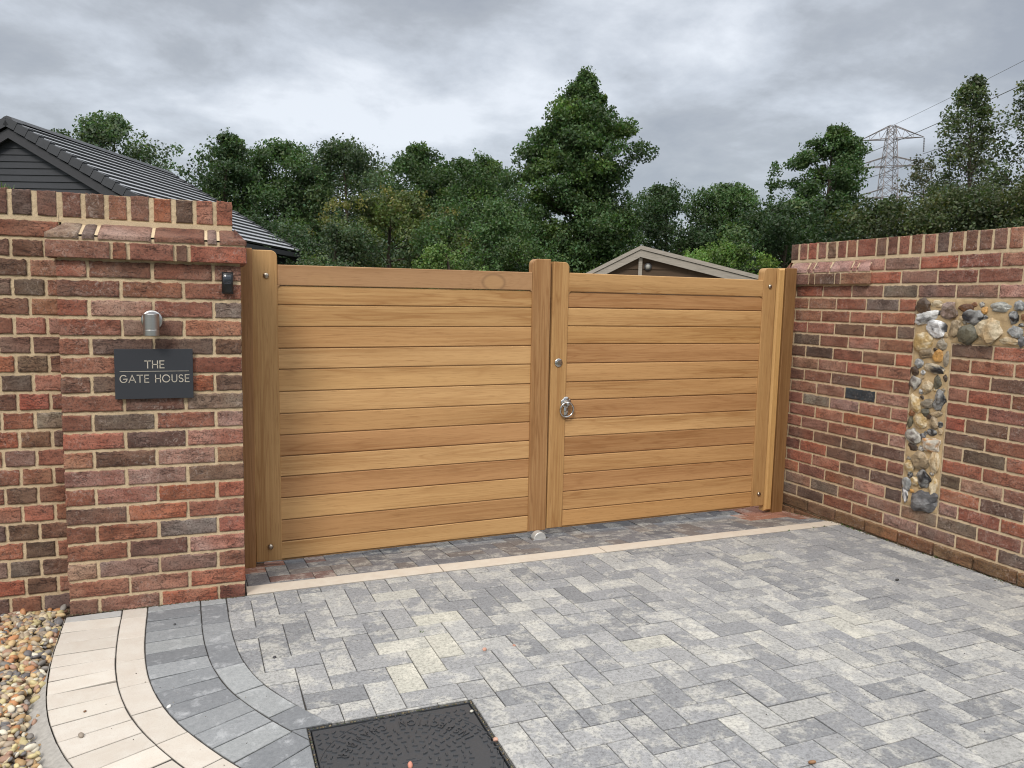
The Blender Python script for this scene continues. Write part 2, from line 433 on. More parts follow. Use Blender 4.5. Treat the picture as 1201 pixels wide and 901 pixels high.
def brick(mb, O, U, V, N, w, h, d, c, rough=1.0, proud=0.0035, slope=0.0):
    """one rough faced brick; its front face spans w x h from O along U, V and stands proud along N"""
    O, U, V, N = (np.array(a, float) for a in (O, U, V, N))
    e = 0.0035
    nu = max(3, int(round(w / 0.0075))); nv = max(3, int(round(h / 0.0085)))
    xs = np.r_[0, e, np.linspace(0.009, w - 0.009, nu), w - e, w]
    ys = np.r_[0, e, np.linspace(0.009, h - 0.009, nv), h - e, h]
    X, Y = np.meshgrid(xs, ys)
    s = random.uniform(0, 500)
    P = np.stack([X * 26 + s, Y * 34, np.full_like(X, s * 0.7)], -1)
    # ragged outline
    ex = fbm(np.stack([X * 0 + s, Y * 95, X * 0 + 3], -1), 3) * 0.0036 * rough + 0.0011
    ey = fbm(np.stack([X * 75, Y * 0 + s, X * 0 + 9], -1), 4) * (0.0062 * (Y > h / 2) + 0.0026 * (Y <= h / 2)) * rough + 0.0012 + 0.0008 * (Y > h / 2)
    fx = np.where(X < 0.02, 1 - X / 0.02, np.where(X > w - 0.02, 1 - (w - X) / 0.02, 0))
    fy = np.where(Y < 0.02, 1 - Y / 0.02, np.where(Y > h - 0.02, 1 - (h - Y) / 0.02, 0))
    sx = np.where(X < w / 2, 1, -1); sy = np.where(Y < h / 2, 1, -1)
    XX = X + fx * sx * (ex + 0.0003); YY = Y + fy * sy * (ey + 0.0003)
    # face relief: broad undulation and a few creases from the stock moulding
    rel = fbm(P, 4) * 0.0040 * rough
    cr = 1 - np.abs(fbm(np.stack([X * 13 + s, Y * 42 + X * 12 * random.uniform(-1, 1), X * 0 + s], -1), 3)) * 7
    strength = random.choice([0, 0.3, 0.6, 1.0, 1.5]) * rough
    msk = np.clip(fbm(np.stack([X * 9 + s * 2, Y * 9, X * 0], -1), 2) * 3, 0, 1)
    rel -= np.clip(cr, 0, 1) * 0.0042 * strength * msk
    ed = np.minimum(np.minimum(X, w - X), np.minimum(Y, h - Y))
    rel -= 0.0022 * (1 - np.clip(ed / 0.005, 0, 1)) ** 2
    D = np.maximum(proud + rel, 0.0012) + slope * (h - Y)
    G = O + XX[..., None] * U + YY[..., None] * V + D[..., None] * N
    ny, nx = X.shape
    idx = np.arange(nx * ny).reshape(ny, nx)
    F = []
    for j in range(ny - 1):
        for i in range(nx - 1):
            F.append((idx[j, i], idx[j, i + 1], idx[j + 1, i + 1], idx[j + 1, i]))
    ring = list(idx[0, :]) + list(idx[1:, -1]) + list(idx[-1, -2::-1]) + list(idx[-2:0:-1, 0])
    Gf = G.reshape(-1, 3)
    back = [Gf[r] - N * (d + ((Gf[r] - O) @ N)) for r in ring]
    nb = len(Gf); k = len(ring)
    for q in range(k):
        a, b = ring[q], ring[(q + 1) % k]
        F.append((a, nb + q, nb + (q + 1) % k, b))
    F.append(tuple(nb + q for q in range(k - 1, -1, -1)))
    if np.dot(np.cross(U, V), N) < 0: F = [tuple(reversed(f)) for f in F]
    # burnt patches: brick colour drifts across the face
    t = np.clip(0.5 + 1.6 * fbm(np.stack([X * 11 + s, Y * 12, X * 0 + 5.5], -1), 2), 0, 1)
    c = np.array(c); c2 = c * random.choice([(0.62, 0.66, 0.66), (0.76, 0.82, 0.84), (1.25, 1.0, 0.92), (1.12, 1.3, 1.32), (0.85, 0.85, 0.85), (1.2, 0.95, 0.85)])
    CC = (c[None, None] * (1 - t[..., None]) + c2[None, None] * t[..., None]).reshape(-1, 3)
    CC = np.vstack([CC, np.tile(c, (k, 1))])
    mb.add(np.vstack([Gf, back]), F, CC, random.random())

def mortar_sheet(mb, O, U, V, N, w, h, step=0.012, amp=0.0022, holes=None):
    O, U, V, N = (np.array(a, float) for a in (O, U, V, N))
    nx = max(2, int(w / step) + 1); ny = max(2, int(h / step) + 1)
    X, Y = np.meshgrid(np.linspace(0, w, nx), np.linspace(0, h, ny))
    P = O + X[..., None] * U + Y[..., None] * V
    D = fbm(P * 48, 3) * amp - 0.0010
    G = P + D[..., None] * N
    idx = np.arange(nx * ny).reshape(ny, nx)
    F = []
    flip = np.dot(np.cross(U, V), N) < 0
    for j in range(ny - 1):
        for i in range(nx - 1):
            if holes and holes((X[j, i] + X[j, i + 1]) / 2, (Y[j, i] + Y[j + 1, i]) / 2): continue
            q = (idx[j, i], idx[j, i + 1], idx[j + 1, i + 1], idx[j + 1, i])
            F.append(q[::-1] if flip else q)
    mb.add(G.reshape(-1, 3), F, (1, 1, 1), 0)

J = 0.010                # joint
C = 0.075                # course
def zc(k): return ZO - C * k       # height of course line k (counted down from the corbel)

X_, Y_, Z_ = np.array([1., 0, 0]), np.array([0, 1., 0]), np.array([0, 0, 1.])

PO = [('d', -0.453, 8.33), ('d', -0.334, 9.31), ('b', -0.084, 11.48), ('d', -0.561, 13.46), ('b', -0.335, 15.38), ('g', -0.454, 16.46), ('g', -0.214, 16.51), ('d', -0.076, 7.31), ('g', -0.224, 14.35), ('r', -0.441, 14.44), ('r', -0.047, 14.4), ('r', -0.231, 12.42), ('r', -0.224, 8.43), ('p', -0.102, 9.39), ('p', -0.227, 10.32), ('p', -0.331, 11.38), ('p', -0.119, 15.45), ('b', -0.454, 0.44), ('b', -0.222, 0.46), ('g', -0.054, 2.37), ('d', -0.448, 4.34), ('d', -0.228, 4.47), ('d', -0.509, 6.36), ('d', -0.052, 6.41)]
WO = [('k', 0.334, 8.43), ('g', -0.004, 9.38), ('g', 0.458, 1.44), ('g', 0.566, 0.43), ('g', 1.009, 0.57), ('g', 0.824, 0.56), ('d', 0.331, 12.49), ('d', 0.551, 12.45), ('d', -0.006, 17.45), ('d', 1.131, 9.47), ('d', 1.012, 10.31), ('d', 1.231, 14.61), ('g', 1.0, 16.47), ('r', 0.486, 13.23), ('g', 0.8, 16.23), ('b', 0.265, 15.11)]

def colour_at(tab, a, b, k, kinds):
    for t, x, kk in tab:
        if a - 0.005 <= x <= b + 0.005 and k - 1 <= kk < k: return pick(t)
    return pick(kinds)

# --- left pier -------------------------------------------------------
pier = empty('brick_pier', (0, 0, 0), label='wide red brick gate pier carrying the slate name plate and the steel lamp', cat='pier')
mb = MB()
for k in range(1, 20):
    base = zc(k) + J / 2
    hh = C - J
    if k % 2: segs = [(-0.665, -0.5625), (-0.5525, -0.3375), (-0.3275, -0.1125), (-0.1025, 0)]
    else: segs = [(-0.665, -0.45), (-0.44, -0.225), (-0.215, 0)]
    for a, b in segs:
        ja = random.uniform(-.0015, .0015)
        brick(mb, (a + ja, 0, base + random.uniform(-.001, .001)), X_, Z_, -Y_, b - a, hh, 0.098, colour_at(PO, a, b, k, 'nnnnnnnnrrbbdp' if k > 7 else 'nnnnnnrbb'), rough=1.0)
    # right return towards the gate, left return against the garden wall
    st = 0.1125 if k % 2 else 0.225
    y = st if not (k % 2) else 0.2175 + 0.0075
    seg2 = [(0.225, 0.44)] if k % 2 else [(0.1125, 0.3275), (0.3375, 0.44)]
    for a, b in seg2:
        brick(mb, (0, a, base), Y_, Z_, X_, b - a, hh, 0.09, pick(), rough=0.7)
mb.build('brickwork', M['brick'], pier, True)
mb = MB()
mortar_sheet(mb, (-0.662, 0.0015, 0.0 - 0.06), X_, Z_, -Y_, 0.66, ZO + 0.05, 0.007, 0.0022)
mb.box(-0.660, -0.004, 0.006, 0.44, -0.06, ZO + 0.07)
mb.build('mortar', M['mortar'], pier, False)

# corbel course, sloping plinth course
mb = MB()
for a, b in [(-0.695, -0.478), (-0.468, -0.420), (-0.408, -0.252), (-0.242, -0.203), (-0.191, 0.022)]:
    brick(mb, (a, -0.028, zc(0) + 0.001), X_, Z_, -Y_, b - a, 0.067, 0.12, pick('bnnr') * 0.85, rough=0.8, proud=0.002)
brick(mb, (0.020, -0.026, zc(0) + 0.001), Y_, Z_, X_, 0.215, 0.067, 0.09, pick('bn'), rough=0.8, proud=0.002)
brick(mb, (0.020, 0.20, zc(0) + 0.001), Y_, Z_, X_, 0.215, 0.067, 0.09, pick('bn'), rough=0.8, proud=0.002)
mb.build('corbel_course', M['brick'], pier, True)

def slope_brick(mb, a, b, z0, c, y_front=-0.028, y_back=0.098, lip=0.020, ht=0.067, endL=0.0, endR=0.0, frame=None):
    """brick with a vertical lip and a weathered slope up to the wall plane; endL/endR hip the ends back"""
    nx = max(4, int((b - a) / 0.012)); s = random.uniform(0, 99)
    prof = [(0.0, 0.0, 0), (0.0, lip * 0.75, 0), (0.004, lip, 0)] + [(0.004 + (y_back - y_front - 0.004) * t, lip + (ht - lip) * t, t) for t in np.linspace(0.12, 1, 9)]
    V = []; F = []
    m = len(prof)
    for i in range(nx + 1):
        fx = i / nx
        for (dy, dz, t) in prof:
            xa = a + endL * t; xb = b - endR * t
            x = xa + (xb - xa) * fx
            jit = fbm(np.array([[x * 40 + s, dy * 45, dz * 45]]), 3)[0] * 0.0035
            edge = 0.003 * (1 if i in (0, nx) else 0)
            V.append((x, y_front + dy + edge * 0.5 - jit * 0.6, z0 + dz + jit * t - edge))
    for i in range(nx):
        for j in range(m - 1):
            A = i * m + j
            F.append((A, A + m, A + m + 1, A + 1))
    n0 = len(V)
    for i in (0, nx):
        ids = [i * m + j for j in range(m)]
        xx = V[ids[0]][0]
        V.append((V[ids[-1]][0], y_back, z0))
        F.append(tuple(ids + [len(V) - 1]) if i == 0 else tuple(reversed(ids + [len(V) - 1])))
    V = np.array(V)
    if frame is not None: V = frame(V)
    mb.add(V, F, np.array(c), random.random())

mb = MB()
zs = zc(-1) + 0.001
for i, (a, b) in enumerate([(-0.695, -0.583), (-0.571, -0.530), (-0.517, -0.333), (-0.320, -0.138), (-0.126, -0.092), (-0.080, 0.022)]):
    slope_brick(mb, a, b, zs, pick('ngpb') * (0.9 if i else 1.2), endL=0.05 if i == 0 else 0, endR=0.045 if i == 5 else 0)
def fr_right(V):
    return np.c_[0.022 - 0.026 - V[:, 1] + 0.002, V[:, 0], V[:, 2]]
for a, b in ((0.0, 0.20), (0.21, 0.42)):
    slope_brick(mb, a, b, zs, pick('nb'), y_front=-0.026, y_back=0.02, frame=fr_right)
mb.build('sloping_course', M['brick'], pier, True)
# mortar bed under the soldier coping
mb = MB()
mortar_sheet(mb, (-0.688, -0.0235, zc(0) + 0.060), X_, Z_, -Y_, 0.705, 0.024, 0.006, 0.002)
mb.box(-0.688, 0.016, -0.0215, 0.42, zc(0) + 0.003, zc(-1) + 0.006)
mb.box(-0.655, -0.03, 0.092, 0.40, zc(-1), zc(-2) + 0.008)
# pointing on the slope between the weathered bricks
V = []; F = []
nx = 90
for i in range(nx + 1):
    x = -0.645 + 0.62 * i / nx
    for t in np.linspace(0, 1, 8):
        V.append((x + 0.0, -0.0205 + 0.118 * t, zs + 0.0150 + 0.0465 * t + 0.002 * fbm(np.array([[x * 60, t * 9, 0]]), 3)[0]))
for i in range(nx):
    for j in range(7):
        A = i * 8 + j; F.append((A, A + 8, A + 9, A + 1))
mb.add(V, F)
mb.build('corbel_mortar', M['mortar'], pier, False)

def coping_row(mb, mm, xs, O, U, N, z0, hgt=0.100, depth=0.215, kinds='nnbbbd', jitter=0.003):
    """row of bricks on edge: headers 65 wide standing 100 high"""
    for a, b in xs:
        dz = random.uniform(-jitter, jitter)
        brick(mb, np.array(O) + np.array(U) * a + Z_ * (z0 + 0.002), U, Z_, N, b - a, hgt - 0.004 + dz, depth, pick(kinds), rough=0.9, proud=0.003 + random.uniform(-.002, .002))

mb = MB()
xs = []
x = -0.026
while x - 0.062 > -0.70:
    w = random.uniform(0.063, 0.067)
    xs.append((x - w, x)); x -= w + random.uniform(0.013, 0.018)
xsP = [q for q in xs if q[0] > -0.672]
zcop = zc(-2) + 0.010
coping_row(mb, None, xsP, (0, 0.10, 0), X_, -Y_, zcop, hgt=0.102)
mb.build('coping', M['brick'], pier, True)
mb = MB()
mortar_sheet(mb, (-0.665, 0.101, zc(-2) - 0.008), X_, Z_, -Y_, 0.634, 0.114, 0.007, 0.0024)
mb.box(-0.665, -0.029, 0.105, 0.312, zc(-2) + 0.004, zcop + 0.097)
mb.build('coping_mortar', M['mortar'], pier, False)

# --- left garden wall in header bond, set back behind the pier --------
gw = empty('garden_wall', (-0.665, 0.1025, 0), label='red brick garden wall in header bond set back left of the gate pier', cat='wall')
mb = MB()
WL0 = -2.6
def wl(V): return V - np.array([-0.665, 0.1025, 0])
for k in range(-1, 20):
    base = zc(k) + J / 2
    off = 0.0 if k % 2 else 0.056
    x = -0.667 - off - (0 if k % 2 else 0)
    if off: brick(mb, wl(np.array((-0.667 - 0.046, 0.1025, base))), X_, Z_, -Y_, 0.046, C - J, 0.098, pick('nnnrbbdd'), rough=1.0)
    while x > WL0:
        w = 0.1025
        if k in (-1,):
            w = 0.215
        a = x - w
        brick(mb, wl(np.array((a, 0.1025, base))), X_, Z_, -Y_, w, C - J, 0.098, pick('nnnnrrbbddg'), rough=1.0)
        x = a - J
mb.build('brickwork', M['brick'], gw, True)
mb = MB()
mortar_sheet(mb, wl(np.array((WL0, 0.104, -0.06))), X_, Z_, -Y_, -0.665 - WL0, ZO + 0.06 + 0.15, 0.009, 0.0022)
mb.box(WL0 + 0.665, 0, 0.006, 0.215, -0.06, ZO + 0.15)
mb.build('mortar', M['mortar'], gw, False)
mb = MB()
xs = []; x = xsP[-1][0] - 0.019
while x > WL0:
    w = random.uniform(0.063, 0.067); xs.append((x - w + 0.665, x + 0.665)); x -= w + random.uniform(0.013, 0.018)
coping_row(mb, None, xs, (0, 0.10 - 0.1025, 0), X_, -Y_, zcop, hgt=0.102)
mb.build('coping', M['brick'], gw, True)
mb = MB()
mortar_sheet(mb, (WL0 + 0.665, -0.0015, zc(-2) - 0.008), X_, Z_, -Y_, -0.6652 - WL0, 0.114, 0.009, 0.0024)
mb.box(WL0 + 0.665, -0.004, 0.003, 0.212, zc(-2) + 0.004, zcop + 0.097)
mb.build('coping_mortar', M['mortar'], gw, False)

# --- right garden wall with the flint panel ---------------------------
WX, WY, WZ = 3.39154, 0.37421, 0.0159
U = np.array([math.sin(TH), -math.cos(TH), 0.0])      # along the wall, towards the camera
NW = np.array([-math.cos(TH), -math.sin(TH), 0.0])    # out of the wall
W0 = np.array([WX, WY, WZ])
sw = empty('garden_wall', (WX, WY, 0), label='long red brick side wall with flint panel right of the gate', cat='wall')
PX0 = np.array([WX, WY, 0])
def wp(u, k, out=0.0): return W0 + U * u + Z_ * zc(k) + NW * out - PX0
UE = 2.9
mb = MB()
def in_flint(u0, u1, k):
    mid = (u0 + u1) / 2
    if 0.675 < mid < 0.90 and 2 <= k <= 16: return True
    if mid > 0.675 and 2 <= k <= 4 and mid < 2.03: return True
    if 1.80 < mid < 2.025 and 2 <= k <= 16: return True
    return False
for k in range(-1, 21):
    odd = k % 2
    kk = k if k < 19 else k
    u = -0.27 if odd else -0.27
    joints = []
    # joint lines at multiples of 225 (odd courses) or half-way (even courses)
    js = sorted([i * 0.225 + (0 if odd else -0.1125) for i in range(-1, 16)])
    js = [j for j in js if -0.27 < j < UE]
    ed = [-0.275] + js + [UE]
    for a, b in zip(ed[:-1], ed[1:]):
        pieces = [(a, b)]
        if 2 <= k <= 16:
            cuts = [0.675, 0.90, 1.80, 2.025]
            for cu in cuts:
                pieces = [p for q in pieces for p in (((q[0], cu), (cu, q[1])) if q[0] + 0.004 < cu < q[1] - 0.004 else (q,))]
        for (pa, pb) in pieces:
            if in_flint(pa, pb, k): continue
            if pb - pa < 0.02: continue
            a1 = pa + J / 2; b1 = pb - J / 2
            if k in (-1, 0) and b1 < 0.37: continue
            out = 0.0; base = wp(a1, k) + Z_ * (J / 2)
            c = colour_at(WO, a1, b1, k, 'nnnnnnnnrrbbdp' if k < 17 else 'nbgggp')
            if k >= 19:
                out = 0.014; c = pick('d') * np.array([1.15, 1.0, 0.7]) if random.random() < 0.7 else pick('b')
            brick(mb, base + NW * out + Z_ * random.uniform(-.0008, .0008), U, Z_, NW, b1 - a1, C - J, 0.09 + out, c, rough=0.9 if k < 17 else 0.6, proud=0.003)
mb.build('brickwork', M['brick'], sw, True)
mb = MB()
def holes(x, y):
    u = x - 0.27
    k = (ZO + WZ - (y - 0.12)) / C if False else None
    return False
mortar_sheet(mb, W0 - PX0 + U * (-0.275) + Z_ * (-0.12) - NW * 0.001, U, Z_, NW, UE + 0.275, ZO + 0.12 + 0.15 + 0.005, 0.010, 0.0022)
# body of the wall behind the bricks
c0 = W0 - PX0
Vb = []
for (u, dn, z) in [(-0.275, -0.006, -0.12), (UE, -0.006, -0.12), (UE, -0.215, -0.12), (-0.275, -0.215, -0.12)]:
    Vb.append(c0 + U * u + NW * dn + Z_ * z)
for (u, dn, z) in [(-0.275, -0.006, 1.568), (UE, -0.006, 1.568), (UE, -0.215, 1.568), (-0.275, -0.215, 1.568)]:
    Vb.append(c0 + U * u + NW * dn + Z_ * z)
mb.add(Vb, [(0, 3, 2, 1), (4, 5, 6, 7), (0, 1, 5, 4), (1, 2, 6, 5), (2, 3, 7, 6), (3, 0, 4, 7)])
mb.build('mortar', M['mortar'], sw, False)
# damp mud on the lowest course
mb = MB()
for a in np.arange(-0.25, UE, 0.05):
    pass
# corbel and slope at the gate end
def frw(V):   # local (u, -out, z) -> wall frame
    return (W0 - PX0) + V[:, :1] * U - V[:, 1:2] * NW + V[:, 2:3] * Z_
mb = MB()
for a, b in [(-0.30, -0.105), (-0.095, -0.055), (-0.045, 0.105), (0.115, 0.150), (0.160, 0.362)]:
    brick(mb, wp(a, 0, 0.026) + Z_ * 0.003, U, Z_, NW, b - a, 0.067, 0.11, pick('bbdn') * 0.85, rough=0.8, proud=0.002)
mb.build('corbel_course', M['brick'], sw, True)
mb = MB()
cs = [(-0.30, -0.125), (-0.113, -0.075), (-0.063, 0.060), (0.072, 0.225), (0.237, 0.268), (0.280, 0.366)]
for i, (a, b) in enumerate(cs):
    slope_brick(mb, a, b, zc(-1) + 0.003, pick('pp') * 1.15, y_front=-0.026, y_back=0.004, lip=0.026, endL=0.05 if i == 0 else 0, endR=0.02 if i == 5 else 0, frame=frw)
# the same course returns round the end of the wall above the gate post
def fre(V): return (W0 - PX0) + U * (-0.275 + V[:, 1:2]) + NW * (-V[:, :1] * 1.0 + 0.02) + V[:, 2:3] * Z_
for a, b in ((0.0, 0.10), (0.11, 0.225)):
    slope_brick(mb, a, b, zc(-1) + 0.003, pick('np'), y_front=-0.06, y_back=0.0, lip=0.020, frame=fre)
mb.build('sloping_course', M['brick'], sw, True)
mb = MB()
mortar_sheet(mb, wp(-0.29, 0, 0.0225) + Z_ * 0.004, U, Z_, NW, 0.648, 0.080, 0.008, 0.002)
Vb = []
for z in (zc(0) + 0.006, zc(-1) + 0.006):
    for (u, dn) in [(-0.29, 0.0205), (0.358, 0.0205), (0.358, -0.215), (-0.29, -0.215)]:
        Vb.append(c0 + U * u + NW * dn + Z_ * z)
mb.add(Vb, [(0, 3, 2, 1), (4, 5, 6, 7), (0, 1, 5, 4), (1, 2, 6, 5), (2, 3, 7, 6), (3, 0, 4, 7)])
V = []; F = []
for i in range(61):
    u = -0.28 + 0.64 * i / 60
    for t in np.linspace(0, 1, 5):
        V.append((u, -0.0185 + 0.022 * t, zc(-1) + 0.003 + 0.021 + 0.040 * t + 0.002 * fbm(np.array([[u * 60, t * 9, 2]]), 3)[0]))
for i in range(60):
    for j in range(4):
        A = i * 5 + j; F.append((A, A + 5, A + 6, A + 1))
mb.add(frw(np.array(V)), F)
mb.build('corbel_mortar', M['mortar'], sw, False)
mb = MB()
xs = []; u = -0.293
while u < UE - 0.07:
    w = random.uniform(0.060, 0.065)
    if abs(u - 0.27) < 0.04: w = 0.125
    xs.append((u, u + w)); u += w + random.uniform(0.012, 0.018)
coping_row(mb, None, xs, W0 - PX0, U, NW, zcop, hgt=0.104, kinds='nnrrbbd', jitter=0.002)
mb.build('coping', M['brick'], sw, True)
mb = MB()
mortar_sheet(mb, wp(-0.29, -2) + Z_ * (-0.006), U, Z_, NW, UE + 0.29, 0.115, 0.010, 0.002)
Vb = []
for z in (zc(-2) - 0.004, zcop + 0.100):
    for (u, dn) in [(-0.288, -0.004), (UE, -0.004), (UE, -0.213), (-0.288, -0.213)]:
        Vb.append(c0 + U * u + NW * dn + Z_ * z)
mb.add(Vb, [(0, 3, 2, 1), (4, 5, 6, 7), (0, 1, 5, 4), (1, 2, 6, 5), (2, 3, 7, 6), (3, 0, 4, 7)])
mb.build('coping_mortar', M['mortar'], sw, False)

# flint panel
mb = MB()
def panel(u0, u1, k0, k1, step=0.007):
    O = wp(u0, k1, 0.0005)
    w = u1 - u0; h = (k1 - k0) * C
    nx = max(3, int(w / step)); ny = max(3, int(h / step))
    X, Y = np.meshgrid(np.linspace(0, w, nx), np.linspace(0, h, ny))
    P = O + X[..., None] * U + Y[..., None] * Z_
    D = 0.003 + fbm(P * 22, 4) * 0.007
    ed = np.minimum(np.minimum(X, w - X), np.minimum(Y, h - Y))
    D = D * np.clip(ed / 0.01, 0.2, 1)
    G = P + D[..., None] * NW
    idx = np.arange(nx * ny).reshape(ny, nx); F = []
    for j in range(ny - 1):
        for i in range(nx - 1):
            F.append((idx[j, i], idx[j + 1, i], idx[j + 1, i + 1], idx[j, i + 1])[::-1])
    mb.add(G.reshape(-1, 3), F)
panel(0.679, 0.897, 1.04, 15.97)
panel(0.897, 1.803, 1.04, 3.99)
panel(1.803, 2.021, 1.04, 15.97)
fp = mb.build('flint_panel', M['panelmortar'], sw, True)
FCOL = dict(db=(0.07, 0.045, 0.03), cr=(0.6, 0.5, 0.34), wh=(0.74, 0.74, 0.72), br=(0.17, 0.12, 0.09), bw=(0.05, 0.05, 0.055), ru=(0.2, 0.09, 0.04),
            bk=(0.018, 0.018, 0.021), ol=(0.12, 0.11, 0.075), lg=(0.42, 0.42, 0.38), gr=(0.2, 0.21, 0.21), dg=(0.09, 0.09, 0.095), ta=(0.42, 0.32, 0.2),
            gt=(0.3, 0.26, 0.2), oc=(0.5, 0.34, 0.14), cb=(0.55, 0.47, 0.34), wg=(0.5, 0.48, 0.43), wo=(0.58, 0.54, 0.46))
FCOL['or'] = (0.48, 0.26, 0.08)
SEC = dict(bw=(0.8, 0.8, 0.8), cb=(0.02, 0.02, 0.022), wo=(0.5, 0.22, 0.05), bk=(0.62, 0.62, 0.60), dg=(0.4, 0.4, 0.4), wh=(0.2, 0.2, 0.2), oc=(0.65, 0.55, 0.38), cr=(0.5, 0.36, 0.2), wg=(0.12, 0.1, 0.09), br=(0.4, 0.3, 0.26), gr=(0.42, 0.42, 0.41))
FL = [(0.722,1.58,0.081,0.076,'db'),(0.799,1.38,0.063,0.035,'cr'),(0.743,2.35,0.121,0.063,'wh'),(0.879,1.82,0.091,0.08,'br'),(0.811,3.06,0.102,0.083,'bw'),(0.967,1.67,0.072,0.039,'ru'),(1.01,2.22,0.092,0.065,'bk'),(0.99,3.4,0.093,0.092,'ol'),(1.146,1.53,0.1,0.041,'lg'),(1.216,2.19,0.053,0.052,'bk'),(1.236,1.48,0.051,0.05,'gr'),(1.229,3.05,0.064,0.055,'gr'),(1.104,3.15,0.136,0.105,'cr'),(1.208,3.68,0.083,0.035,'cr'),(1.265,3.64,0.038,0.05,'dg'),(0.916,3.05,0.066,0.075,'ta'),(0.85,4.13,0.058,0.052,'gt'),(0.738,4.09,0.097,0.084,'oc'),(0.752,4.88,0.097,0.056,'ta'),(0.83,4.94,0.055,0.055,'or'),(0.880,5.16,0.03,0.068,'gt'),(0.722,5.61,0.048,0.04,'gr'),(0.7,6.17,0.045,0.04,'db'),(0.812,5.88,0.118,0.041,'cb'),(0.708,7.03,0.06,0.071,'wg'),(0.838,6.83,0.038,0.062,'ol'),(0.782,7.23,0.066,0.059,'cr'),(0.881,6.44,0.022,0.034,'db'),(0.72,8.48,0.063,0.086,'oc'),(0.793,8.34,0.072,0.044,'gt'),(0.862,8.02,0.058,0.088,'bk'),(0.782,9.02,0.04,0.04,'ol'),(0.853,8.98,0.062,0.03,'ta'),(0.695,9.88,0.03,0.057,'ol'),(0.762,9.67,0.073,0.063,'oc'),(0.842,9.66,0.046,0.062,'ta'),(0.876,9.71,0.031,0.025,'bk'),(0.724,10.89,0.075,0.071,'wg'),(0.831,10.34,0.048,0.031,'bk'),(0.778,10.74,0.033,0.028,'dg'),(0.725,11.65,0.062,0.036,'db'),(0.836,11.17,0.095,0.07,'wo'),(0.880,10.13,0.027,0.034,'ta'),(0.78,12.46,0.097,0.085,'ta'),(0.866,12.4,0.055,0.103,'cr'),(0.715,13.04,0.055,0.058,'oc'),(0.805,13.63,0.079,0.085,'bk'),(0.708,14.35,0.05,0.064,'gr'),(0.699,15.24,0.033,0.072,'bw'),(0.754,14.08,0.046,0.05,'oc'),(0.866,14.19,0.046,0.104,'oc'),(0.815,15.33,0.145,0.1,'dg')]
def ico(sub):
    me = bpy.data.meshes.new('tmp'); import bmesh
    b = bmesh.new(); bmesh.ops.create_icosphere(b, subdivisions=sub, radius=1.0); b.to_mesh(me); b.free()
    V = np.array([v.co[:] for v in me.vertices]); F = [tuple(p.vertices) for p in me.polygons]
    bpy.data.meshes.remove(me); return V, F
IV4, IF4 = ico(4); IV3, IF3 = ico(3); IV2, IF2 = ico(2); IV1, IF1 = ico(1)
def add_flint(u, k, w, h, kind):
    s = random.uniform(0, 300)
    V = IV3.copy()
    # angular facets: cut by random planes
    for _ in range(random.choice([5, 7, 9])):
        n = rng.normal(size=3); n /= np.linalg.norm(n); dd = random.uniform(0.62, 0.95)
        q = V @ n; V = V - np.clip(q - dd, 0, None)[:, None] * n * 0.92
    V = V * (1 + 0.42 * fbm(IV3 * 1.7 + s, 3)[:, None] + 0.12 * fbm(IV3 * 5 + s, 3)[:, None])
    V[:, 0] *= w * 0.60; V[:, 2] *= h * 0.60; V[:, 1] *= min(w, h) * 0.30
    r = random.uniform(-0.35, 0.35)
    V = np.c_[V[:, 0] * math.cos(r) - V[:, 2] * math.sin(r), V[:, 1], V[:, 0] * math.sin(r) + V[:, 2] * math.cos(r)]
    P = wp(u, k, 0.004) + V[:, :1] * U + V[:, 1:2] * NW + V[:, 2:3] * Z_
    a = np.array(FCOL[kind]) * random.uniform(0.85, 1.1); b = np.array(SEC.get(kind, tuple(a * random.choice([0.6, 1.35]))))
    t = np.clip(0.35 + 3.4 * fbm(IV3 * 1.7 + s + 50, 3), 0, 1)
    if kind in ('bk', 'dg'): t = t * 0.45
    cc = a * (1 - t[:, None]) + b * t[:, None]
    m = MB(); m.add(P, IF3, cc, random.random())
    m.build('flint', M['flint'], fp, False)
for f in FL: add_flint(*f)
kinds = list(FCOL)
for _ in range(6): add_flint(random.uniform(1.32, 1.78), random.uniform(1.6, 3.5), random.uniform(.05, .1), random.uniform(.04, .08), random.choice(kinds))
placed = [(f[0], zc(f[1]), max(f[2], f[3])) for f in FL]
tries = 0; added = 0
while added < 30 and tries < 6000:
    tries += 1
    if random.random() < 0.62: u_, k_ = random.uniform(0.695, 0.882), random.uniform(4.2, 15.6)
    else: u_, k_ = random.uniform(0.70, 1.30), random.uniform(1.35, 3.75)
    sz = random.uniform(0.020, 0.038)
    if all(math.hypot(u_ - a, zc(k_) - b) > 0.46 * (c_ + sz) for a, b, c_ in placed):
        placed.append((u_, zc(k_), sz)); added += 1; add_flint(u_, k_, sz, sz * random.uniform(0.7, 1.1), random.choice(['db', 'cr', 'wg', 'oc', 'bk', 'gt', 'ta', 'wh', 'ru', 'or']))
for i in range(11): add_flint(1.85 + 0.11 * (i % 2) + random.uniform(-.01, .03), 1.6 + 1.24 * i, random.uniform(.06, .09), random.uniform(.05, .08), random.choice(kinds))

